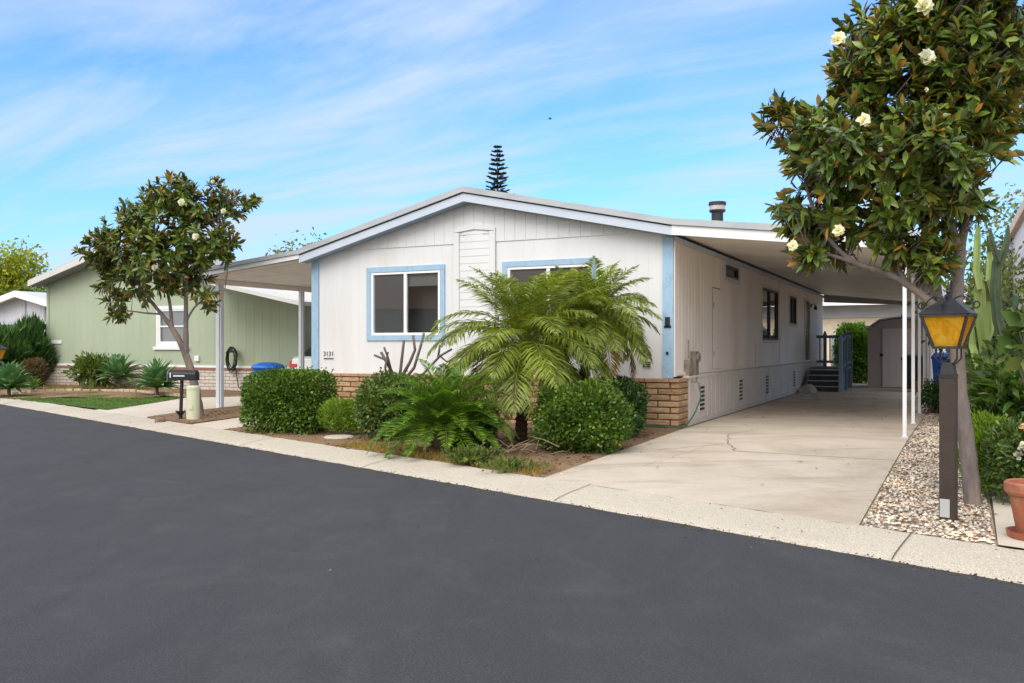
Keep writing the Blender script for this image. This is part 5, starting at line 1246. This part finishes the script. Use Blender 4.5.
# --- left garden
bush('juniper', 'dark juniper with upswept sprays left of the green house', 'juniper', at(22, 29.0, z=-.05), (1.0, .9, .92), 9000, .36, .05, M['juniper'], rough=.3, up=1.3, rnd=.25, seed=31)
bush('juniper', 'taller dark juniper at the extreme left behind the agave', 'juniper', at(-2, 28.0, z=-.05), (.9, .9, .85), 6000, .36, .05, M['juniper'], rough=.3, up=1.1, rnd=.3, seed=32)
bush('reddish_bush', 'round reddish brown bush at the green house corner', 'bush', at(33, 27.0, z=.1), (.42, .4, .40), 3200, .06, .035, M['reddish'], rough=.08, seed=33)
bush('long_leaf_shrub', 'sprawling long leaved shrub against the green wall', 'shrub', at(97, 26.6, z=.1), (.72, .5, .44), 900, .22, .06, M['plumeria'], rough=.2, up=.8, seed=34, depth=.6)
bush('tall_shrub', 'tall green shrub in the gap between green and white houses', 'shrub', hw(-10.2, 12.5, 0), (.9, .9, 1.25), 3500, .2, .07, M['ivy'], rough=.2, seed=35)
bush('tall_shrub', 'darker shrub at the back of the side driveway gap', 'shrub', hw(-9.2, 16.0, 0), (1.6, .9, 1.4), 4000, .16, .07, M['shrub_dark'], rough=.2, seed=36)
bush('ivy', 'bright ivy mound smothering the white picket fence', 'ivy', hw(1.05, 19.7, 0), (.80, .34, 1.02), 7000, .11, .08, M['ivy'], box=2.8, rough=.12, up=.1, seed=37)

# --- trees
def tree_limbs(mb, limbs, base, depth_of):
    for pts, r0, r1 in limbs:
        P = [at(x, depth_of(i), y) - base if len(q) == 2 else None for i, q in enumerate(pts) for x, y in [q]]
        n = len(P); sm = []
        for i in range(n - 1):
            for k in range(5):
                p0, p1, p2, p3 = [P[max(0, min(n - 1, j))] for j in (i - 1, i, i + 1, i + 2)]; t = k / 5
                sm.append(.5 * ((2 * p1) + (p2 - p0) * t + (2 * p0 - 5 * p1 + 4 * p2 - p3) * t * t + (3 * p1 - p0 - 3 * p2 + p3) * t ** 3))
        sm.append(P[-1]); m_ = len(sm)
        mb.tube(sm, [(r0 + (r1 - r0) * (i / (m_ - 1)) ** .8) * (1 + .05 * math.sin(i * 2.1)) for i in range(m_)], 10)
        yield sm
def magnolia(label, base, Y, limbs, blobs, n_ros, L, nfl, seed, fl_px):
    t = thing('magnolia_tree', label, 'tree', base, 0, 'magnolia trees along the road')
    rs = np.random.default_rng(seed)
    mb = MB(); skel = []
    for sm in tree_limbs(mb, limbs, base, lambda i: Y): skel += sm
    trunk = mb.build('trunk', M['bark'], t, smooth=True)
    C = np.array([at(x, Y, y) - base for x, y, rx, ry in blobs]); pxm = Y / F
    C[:, 1] += rs.uniform(-.3, .3, len(blobs)) * np.array([b[2] for b in blobs]) * pxm * 2
    RX = np.array([[rx * pxm, (rx + ry) / 2 * pxm * 1.1, ry * pxm] for x, y, rx, ry in blobs])
    vol = RX.prod(1) ** .72; pick = rs.choice(len(blobs), n_ros, p=vol / vol.sum())
    D = norm(rs.normal(size=(n_ros, 3))); rr = rs.random(n_ros) ** .34
    P = C[pick] + D * rr[:, None] * RX[pick] * rs.uniform(.93, 1.05, (n_ros, 1))
    cen = C.mean(0)
    ax = norm(D * .75 + norm(P - cen) * .5 + np.array([0, 0, .45]) + rs.normal(size=(n_ros, 3)) * .3)
    lv = Leaves(); per = 11
    top = (P[:, 2] - C[:, 2].min()) / (np.ptp(C[:, 2]) + 1e-6)
    for j in range(per):
        a = j * 2.39996 + rs.uniform(0, 6.28, n_ros); u = norm(np.cross(ax, np.array([.3, .2, 1.]) + rs.normal(size=(n_ros, 3)) * .1)); w = np.cross(ax, u)
        rad = np.cos(a)[:, None] * u + np.sin(a)[:, None] * w
        th = np.radians(18 + 85 * (j / per) + rs.uniform(-12, 12, n_ros))[:, None]
        d = ax * np.cos(th) + rad * np.sin(th); nn = ax * np.sin(th) - rad * np.cos(th)
        isnew = (rs.random(n_ros) < (.10 + .30 * np.clip(top, 0, 1))) & (j < 5)
        mi = np.where(isnew, 2, 0)
        q = P - ax * (.012 * j)
        lv.add(q, d, nn + rs.normal(size=(n_ros, 3)) * .12, L * rs.uniform(.75, 1.15, n_ros), L * .37 * rs.uniform(.85, 1.15, n_ros), .18, .10, LF_HI, mi, under=1)
    cr = lv.build('crown', [M['mag_top'], M['mag_under'], M['mag_new']], t)
    S = np.array([tuple(p) for p in skel]); tw = MB()
    for i in range(n_ros):
        j = np.argmin(np.linalg.norm(S - P[i] + np.array([0, 0, .12]), axis=1)); a = Vector(S[j]); e = Vector(P[i]); 
        if (e - a).length < .03: continue
        m1 = a.lerp(e, .5) + Vector((0, 0, -.06 * (e - a).length)); r_ = min(.014, .004 + .008 * (e - a).length); tw.tube([a, m1, e], [r_, r_ * .7, .0035], 4, cap=False)
    tw.build('twigs', M['bark'], t)
    for (x, y, s) in fl_px:
        c = np.array(at(x, Y - s[1], y) - base); fl = Leaves(); m_ = 9
        d = norm(np.stack([np.cos(np.arange(m_) * .698), np.full(m_, -.35), np.sin(np.arange(m_) * .698)], 1) + rs.normal(size=(m_, 3)) * .2)
        fl.add(np.repeat(c[None], m_, 0), d, np.tile([0, -1, .3], (m_, 1)), s[0] * .72, s[0] * .68, .45, -.12, LF_HI); dd_ = norm(sph(6) * .5 + np.array([0, -.6, .6])); fl.add(np.repeat(c[None], 6, 0), dd_, sph(6), s[0] * .5, s[0] * .45, .6, 0, LF_HI); fl.build('flower', M['petal'], t)
    return t
bt = gpx(972, 504)
magnolia('large magnolia leaning over the gravel strip, crown filling the right top', bt, bt.y,
    [([(973, 508), (970, 470), (965, 430), (959, 385), (957, 330), (957, 285), (960, 250)], .072, .05),
     ([(960, 252), (950, 225), (941, 190), (934, 150), (930, 100), (925, 50)], .045, .016), ([(960, 252), (966, 220), (975, 180), (985, 130), (990, 80), (995, 20)], .04, .014),
     ([(952, 322), (935, 306), (905, 283), (878, 270), (853, 262), (828, 238), (812, 205), (800, 160)], .042, .012), ([(941, 190), (915, 165), (888, 140), (868, 110), (850, 70)], .035, .01),
     ([(905, 283), (890, 250), (880, 215), (878, 180), (883, 130)], .03, .01), ([(934, 150), (950, 120), (965, 80), (970, 30)], .03, .01), ([(853, 262), (830, 255), (808, 250)], .02, .008)],
    [(803, 118, 38, 30), (824, 150, 52, 42), (818, 195, 44, 45), (868, 60, 42, 48), (885, 110, 60, 60), (905, 170, 66, 58), (955, 45, 70, 62), (950, 130, 55, 58), (1005, 40, 50, 58), (985, 105, 38, 45), (895, 228, 55, 38), (838, 235, 42, 26), (815, 252, 22, 16), (945, 200, 36, 42), (905, 20, 55, 40), (960, -25, 85, 40), (928, 262, 26, 22), (895, 260, 16, 12)],
    1230, .132, 8, 31, [(926, 59, (.10, .75)), (863, 121, (.085, .6)), (838, 231, (.075, .5)), (792, 246, (.07, .35)), (923, 8, (.11, .7)), (838, 40, (.09, .5)), (926, 90, (.03, .6)), (880, 150, (.03, .6))])
lt = gpx(199.5, 417)
magnolia('smaller magnolia by the mailbox before the green house', lt, lt.y,
    [([(200, 421), (197, 400), (193, 378), (187, 358), (180, 342), (172, 328), (163, 316), (150, 300), (135, 280)], .105, .02), ([(186, 357), (186, 330), (186, 300), (187, 270), (190, 235), (185, 200)], .06, .012),
     ([(172, 328), (170, 305), (165, 280), (160, 250), (150, 220)], .04, .01), ([(186, 322), (194, 308), (205, 298), (212, 292)], .025, .01), ([(160, 314), (145, 313), (128, 311), (112, 313)], .02, .008), ([(187, 275), (205, 250), (220, 225), (240, 205)], .035, .008), ([(165, 280), (145, 262), (125, 250), (105, 240)], .03, .008), ([(205, 298), (222, 290), (232, 294)], .014, .006)],
    [(103, 252, 22, 22), (127, 240, 34, 30), (115, 275, 26, 22), (157, 215, 34, 30), (170, 195, 26, 22), (200, 200, 32, 26), (233, 205, 24, 15), (254, 200, 12, 10), (155, 262, 42, 32), (195, 240, 36, 34), (227, 245, 22, 18), (155, 292, 26, 12), (117, 300, 13, 10), (117, 314, 15, 6), (210, 293, 18, 9), (211, 304, 9, 7), (187, 278, 26, 20), (237, 293, 9, 6), (175, 180, 14, 8)],
    640, .165, 6, 33, [(182, 203, (.11, .8)), (224, 212, (.09, .5)), (196, 237, (.1, .8)), (155, 268, (.09, .9)), (213, 182, (.06, .4))])

def leafy_tree(name, label, base, H, blobs, n, L, W, mat, seed, rot=0, group=None, dens=.34):
    """a background tree: trunk, limbs and leaf clumps spread through the crown; blobs local (x,y,z,rx,ry,rz)"""
    t = thing(name, label, 'tree', base, rot, group); rs = np.random.default_rng(seed)
    mb = MB(); mb.tube([(0, 0, -.1), (.05, 0, H * .3), (0, .03, H * .55)], [.16, .12, .09], 8)
    for b in blobs: mb.tube([(0, 0, H * .45), (b[0] * .5, b[1] * .5, (H * .5 + b[2]) / 2), (b[0], b[1], b[2])], [.07, .045, .015], 6)
    mb.build('trunk', M['bark_dark'], t)
    lv = Leaves(); B = np.array(blobs); vol = B[:, 3:].prod(1) ** .8; pick = rs.choice(len(B), n, p=vol / vol.sum())
    nc = max(8, n // 14); cc = norm(rs.normal(size=(nc, 3))) * rs.random((nc, 1)) ** .4; cb = rs.choice(len(B), nc, p=vol / vol.sum()); CCp = B[cb, :3] + cc * B[cb, 3:]
    k = rs.integers(0, nc, n); P = CCp[k] + rs.normal(size=(n, 3)) * L * 1.5
    lv.add(P, norm(rs.normal(size=(n, 3)) + cc[k] * .8), norm(rs.normal(size=(n, 3)) + np.array([0, 0, 1.])), L * rs.uniform(.7, 1.3, n), W, .1, .15)
    lv.build('crown', mat, t); return t
leafy_tree('yellow_tree', 'yellow green leafy tree rising behind the grey house', at(10, 52, z=0), 5, [(-1.2, 0, 4.6, 2.0, 1.6, 1.6), (.3, 0, 5.6, 1.5, 1.4, 1.4), (-2.5, 0, 6.0, 1.6, 1.4, 1.2), (.6, .3, 4.2, 1.4, 1.2, 1.0), (-3.5, 0, 4.0, 1.6, 1.2, 1.8)], 12000, .27, .15, M['yellow_tree'], 41)
leafy_tree('yellow_tree', 'darker bush tree tucked behind the green house left eave', at(38, 46, z=0), 3.5, [(0, 0, 3.2, 1.2, 1.0, 1.2), (.6, 0, 4.2, .7, .7, .7)], 1600, .22, .12, M['shrub'], 42)
leafy_tree('back_tree', 'leafy treetop just showing above the white home left eave', at(303, 34, z=0), 4.2, [(0, 0, 4.6, .9, .8, .65), (.9, .2, 4.75, .9, .6, .6), (-.5, 0, 4.5, .5, .5, .4)], 900, .17, .09, M['back_tree'], 43)
leafy_tree('back_tree', 'pale airy tree behind the aged white home', at(1004, 17.5, z=0), 3.6, [(-.1, 0, 3.0, .8, .7, .9), (.3, 0, 4.0, .7, .7, .55), (-.5, .2, 2.0, .8, .7, .9), (.4, .1, 2.6, .5, .5, .8)], 2600, .13, .06, M['back_tree'], 44)
leafy_tree('back_tree', 'leafy tree filling the gap behind the magnolia trunk', at(968, 27, z=0), 4, [(0, 0, 2.4, 1.5, 1.2, 1.3), (.8, 0, 1.6, 1.2, 1, 1.2), (-.9, 0, 1.4, 1.0, 1, 1.0), (.9, 0, 3.3, .8, .8, .8)], 2400, .17, .08, M['back_tree'], 45)

# Norfolk pine far behind the roof
pb_ = at(497.5, 46, z=0)
npn = thing('norfolk_pine', 'narrow tiered norfolk pine poking above the roof ridge', 'tree', pb_, 0)
HT = CAM_Z + (346 - 145) / F * 46
mb = MB(); mb.tube([(0, 0, -.1), (0, 0, HT * .6), (.0, 0, HT)], [.2, .1, .012], 8); mb.build('trunk', M['bark_dark'], npn)
lv = Leaves(); z = 2.2
while z < HT - .1:
    q = (HT - z) / HT; rad = min(1.5, .10 + (HT - z) * .245) * rng.uniform(.75, 1.15)
    nb = 7
    for k in range(nb):
        if rng.random() < .12: continue
        rad_ = rad; rad = rad_ * rng.uniform(.75, 1.15)
        az = k * 2 * PI / nb + z * 2.3 + rng.uniform(-.25, .25); h = np.array([math.cos(az), math.sin(az), .10]); s = np.array([-math.sin(az), math.cos(az), 0]); m_ = 16
        tt = np.linspace(.08, 1, m_); P = np.array([0, 0, z]) + h[None] * (tt * rad)[:, None] + np.array([0, 0, 1.])[None] * (.12 * rad * tt ** 2)[:, None]
        for sd_ in (-1, 1): lv.add(P, h * .6 + s * sd_ * .8 + rng.normal(size=(m_, 3)) * .1, np.tile([0, 0, 1.], (m_, 1)) + rng.normal(size=(m_, 3)) * .3, .15 + .12 * rad * (1 - tt), .075, .2, -.1)
        lv.add(P, np.tile(h, (m_, 1)), np.tile(s, (m_, 1)), .16, .08); rad = rad_
    z += .235 + .02 * q
lv.build('crown', M['pine'], npn)

# bird far off in the sky
bd = thing('bird', 'tiny dark bird gliding in the sky above the roof', 'bird', at(550, 60, 119), 0)
mb = MB(); mb.tube([(-.14, 0, 0), (-.06, 0, .01), (.05, 0, .01), (.12, 0, .02), (.15, 0, .02)], [.012, .035, .04, .025, .006], 8)
for s in (-1, 1): mb.hexa([(-.05, s * .02, 0), (.05, s * .02, 0), (.02, s * .26, .05), (-.05, s * .26, .05)], [(-.05, s * .02, .012), (.05, s * .02, .012), (.02, s * .26, .058), (-.05, s * .26, .058)])
mb.build('body', M['black'], bd)

# ------------------------------------------------------------------ loose stuff
def inside(poly, n):
    xs = [p[0] for p in poly]; ys = [p[1] for p in poly]; out = []
    while len(out) < n:
        x = random.uniform(min(xs), max(xs)); y = random.uniform(min(ys), max(ys)); c = False; j = len(poly) - 1
        for i in range(len(poly)):
            if (poly[i][1] > y) != (poly[j][1] > y) and x < (poly[j][0] - poly[i][0]) * (y - poly[i][1]) / (poly[j][1] - poly[i][1]) + poly[i][0]: c = not c
            j = i
        if c: out.append((x, y))
    return out
def pebbles(name, pts, smin, smax, mat, off=0.0):
    n = len(pts); base = np.array([[0, 0, 1], [1, 0, 0.1], [.5, .87, 0], [-.5, .87, .1], [-1, 0, 0], [-.5, -.87, .1], [.5, -.87, 0], [0, 0, -.6]], float)
    tri = np.array([[0, i, i % 6 + 1] for i in range(1, 7)] + [[7, i % 6 + 1, i] for i in range(1, 7)])
    S = rng.uniform(smin, smax, (n, 1, 1)); A = rng.uniform(.6, 1.3, (n, 1, 3)); A[:, :, 2] *= .6
    V = base[None] * (1 + rng.uniform(-.25, .25, (n, 8, 1))) * S * A
    th = rng.uniform(0, 6.28, n); c, s = np.cos(th)[:, None], np.sin(th)[:, None]
    X = V[:, :, 0] * c - V[:, :, 1] * s; Y = V[:, :, 0] * s + V[:, :, 1] * c
    P = np.array([(x, y, gz(x, y) + off) for x, y in pts]); V = np.stack([X, Y, V[:, :, 2]], 2) + P[:, None, :]
    T = tri[None] + (np.arange(n) * 8)[:, None, None]
    o = np_obj(name, V.reshape(-1, 3), T.reshape(-1, 3), mat); o['kind'] = 'stuff'; return o
GR_POLY = hp((3.34, kerb_at(3.34) + .02), (4.20, kerb_at(4.20) + .02), (4.26, -1.0), (4.3, 2.0), (3.48, 2.0))
pebbles('gravel', inside(GR_POLY, 9500) + inside(hp((3.52, 2), (4.3, 2), (4.4, 9), (3.52, 9)), 2500), .007, .022, M['gravel'])
SOIL1 = hp((-6.6, kerb_at(-6.6)), (EDGE - .05, kerb_at(EDGE - .05)), (EDGE - .05, -.1), (-6.6, -.6))
SOIL2 = hp((-9.6, kerb_at(-9.6)), (-7.75, kerb_at(-7.75)), (-8.0, -0.9), (-8.6, 0.9), (-9.9, 1.0))
pebbles('soil_clods', inside(SOIL1, 1500) + inside(SOIL2, 700) + inside([tuple(p)[:2] for p in BED_L], 600), .006, .03, M['soil'], .004)
def flat_litter(name, pts, L, mat, off=.012):
    n = len(pts); P = np.array([(x, y, gz(x, y) + off) for x, y in pts]); a = rng.uniform(0, 6.28, n); lv = Leaves()
    lv.add(P, np.stack([np.cos(a), np.sin(a), rng.uniform(-.1, .25, n)], 1), np.array([0, 0, 1.])[None] + rng.normal(size=(n, 3)) * .25, L * rng.uniform(.4, 1.2, n), L * .4 * rng.uniform(.6, 1.2, n), .2, 0, LF_LO)
    o = lv.build(name, mat); o['kind'] = 'stuff'; return o
DRV = hp((EDGE, kerb_at(EDGE)), (3.5, kerb_at(3.5)), (3.5, 14), (EDGE, 14))
flat_litter('leaf_litter', inside(SOIL1, 900) + inside(SOIL2, 260) + inside(GR_POLY, 260) + inside(DRV, 70) + inside(hp((EDGE, 8), (1.2, 8), (1.2, 14), (EDGE, 14)), 40), .075, M['litter'])
rd = [RP + RN * random.uniform(-.5, .45) + RT * random.uniform(-6, 14) for _ in range(110)]
rd += [RP + RN * random.uniform(-4, -.2) + RT * random.uniform(-3.5, 3) for _ in range(16)]
flat_litter('road_litter', [(p.x, p.y) for p in rd], .035, M['litter'], .012)
flat_litter('fallen_petals', [tuple(on_ground(x, y))[:2] for x, y in ((762, 536), (770, 539), (755, 535), (822, 548), (746, 533), (500, 463), (545, 480), (300, 436), (512, 478), (560, 475), (1000, 560), (640, 500))], .05, M['petal'], .012)
gp_ = [RP + RN * (abs(random.gauss(0, .07)) * random.choice((-1, -1, .5))) + RT * random.uniform(-5, 16) for _ in range(1500)] + [RP + RN * random.uniform(.1, .64) + RT * random.uniform(-5, 12) for _ in range(260)]
pebbles('road_grit', [(p.x, p.y) for p in gp_], .003, .010, M['litter'], .004)
# dry grass fringe along the kerb and in the planter
def blades(name, pts, h, w, mat, off=0.0):
    n = len(pts); P = np.array([(x, y, gz(x, y) + off) for x, y in pts]); lv = Leaves()
    d = np.array([0, 0, 1.])[None] + rng.normal(size=(n, 3)) * np.array([.45, .45, .1]); lv.add(P, d, sph(n) * np.array([1, 1, .1]), h * rng.uniform(.5, 1.3, n), w, 0, .15, LF_MIN)
    o = lv.build(name, mat); o['kind'] = 'stuff'; return o
fr = []
for a, b in (((-3.4, EDGE - .1),) ):
    for _ in range(4200):
        x = random.uniform(a, b); fr.append(tuple(hw(x, kerb_at(x) + abs(random.gauss(0, .28)) + .02))[:2])
blades('dry_grass', fr, .085, .009, M['dry'])
blades('planter_grass', inside([tuple(on_ground(40, 390))[:2], tuple(on_ground(140, 391))[:2], tuple(hw(-17, 5.2))[:2], tuple(hw(-22, 5.2))[:2]], 1600) , .16, .014, M['dry'], .02)
blades('lawn_grass', inside([tuple(p)[:2] for p in LAWN], 9000), .045, .014, M['turf'])
blades('gravel_weeds', [tuple(hw(3.36 + random.uniform(-.02, .05), random.uniform(-6.9, -3)))[:2] for _ in range(60)], .05, .008, M['dry'])

# ------------------------------------------------------------------ sky and light
EL = math.radians(43); AZ = math.radians(-150)           # high thin-cloud sun over the viewer's left shoulder
world = bpy.data.worlds.new('World'); scene.world = world; world.use_nodes = True
nt = world.node_tree; nt.nodes.clear()
out = nt.nodes.new('ShaderNodeOutputWorld'); bg = nt.nodes.new('ShaderNodeBackground'); link(nt, bg.outputs[0], out.inputs[0])
sky = nt.nodes.new('ShaderNodeTexSky'); sky.sky_type = 'NISHITA'; sky.sun_disc = False; sky.sun_elevation = EL; sky.sun_rotation = AZ
sky.air_density = 1.0; sky.dust_density = 0.6; sky.ozone_density = 1.6
tc = nt.nodes.new('ShaderNodeTexCoord')
sp_ = nt.nodes.new('ShaderNodeSeparateXYZ'); link(nt, tc.outputs['Generated'], sp_.inputs[0])
# project the view direction onto a high flat layer so cirrus streaks foreshorten towards the horizon
zz = math_(nt, 'ADD', math_(nt, 'MAXIMUM', sp_.outputs[2], 0.0), 0.12)
cb = nt.nodes.new('ShaderNodeCombineXYZ'); link(nt, math_(nt, 'DIVIDE', sp_.outputs[0], zz), cb.inputs[0]); link(nt, math_(nt, 'DIVIDE', sp_.outputs[1], zz), cb.inputs[1])
def layer(rot, sc, loc):
    q = nt.nodes.new('ShaderNodeMapping'); q.vector_type = 'TEXTURE'; q.inputs['Rotation'].default_value = (0, 0, math.radians(rot)); q.inputs['Scale'].default_value = (1 / sc[0], 1 / sc[1], 1); q.inputs['Location'].default_value = loc
    link(nt, cb.outputs[0], q.inputs['Vector']); return q.outputs[0]
va_ = layer(-38, (0.34, 0.80, 1), (0.4, 2.3, 0)); vb_ = layer(-30, (0.6, 2.2, 1), (3.1, 0.7, 0))
c1 = noise(nt, va_, 1.0, 6, 0.55, 0.5); c2 = noise(nt, vb_, 1.0, 9, 0.62, 1.1)
b1_ = ramp(nt, c1, [(0.38, (0.02,) * 3), (0.62, (0.56,) * 3)]); b2_ = ramp(nt, c2, [(0.42, (0, 0, 0)), (0.66, (0.7,) * 3)])
cl = math_(nt, 'ADD', b1_, math_(nt, 'MULTIPLY', b2_, math_(nt, 'ADD', 0.35, b1_)))
hz_ = ramp(nt, sp_.outputs[2], [(0.0, (0.55,) * 3), (0.16, (0.24,) * 3), (0.40, (0.05,) * 3)])
skc = mixc(nt, 1.0, sky.outputs[0], (0.32, 0.66, 1.03), 'MULTIPLY')
col = mixc(nt, math_(nt, 'MINIMUM', math_(nt, 'MAXIMUM', cl, hz_), 0.85), skc, (2.45, 2.95, 3.35))
# brightening added to the unseen sunward half of the sky, for neutral fill
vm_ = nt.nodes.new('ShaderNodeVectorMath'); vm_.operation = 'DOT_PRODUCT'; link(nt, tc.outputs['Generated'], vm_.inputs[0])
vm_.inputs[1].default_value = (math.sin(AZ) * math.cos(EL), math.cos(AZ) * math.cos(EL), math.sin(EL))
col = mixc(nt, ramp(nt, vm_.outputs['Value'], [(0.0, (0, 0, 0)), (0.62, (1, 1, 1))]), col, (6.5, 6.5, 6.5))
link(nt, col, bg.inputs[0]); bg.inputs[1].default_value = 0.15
sun = bpy.data.lights.new('sun', 'SUN'); sun.energy = 1.2; sun.angle = math.radians(40); sun.color = (1.0, 0.97, 0.93)
so = bpy.data.objects.new('sun', sun); COL.objects.link(so)
sd_ = Vector((math.sin(AZ) * math.cos(EL), math.cos(AZ) * math.cos(EL), math.sin(EL)))
so.rotation_euler = sd_.to_track_quat('Z', 'Y').to_euler(); so.location = sd_ * 60

# ------------------------------------------------------------------ camera and view
cam = bpy.data.cameras.new('camera'); co = bpy.data.objects.new('camera', cam); COL.objects.link(co); scene.camera = co
co.location = (0, 0, CAM_Z); co.rotation_euler = (PI / 2, 0, 0)
cam.sensor_width = 36; cam.lens = F / 1024 * 36; cam.shift_y = 4.5 / 1024; cam.clip_end = 2000; cam.clip_start = 0.05
scene.view_settings.view_transform = 'Standard'; scene.view_settings.look = 'None'; scene.view_settings.gamma = 1; scene.view_settings.use_curve_mapping = False
scene.view_settings.exposure = 0.88
scene.cycles.max_bounces = 8; scene.cycles.diffuse_bounces = 4; scene.cycles.glossy_bounces = 3; scene.cycles.transparent_max_bounces = 8
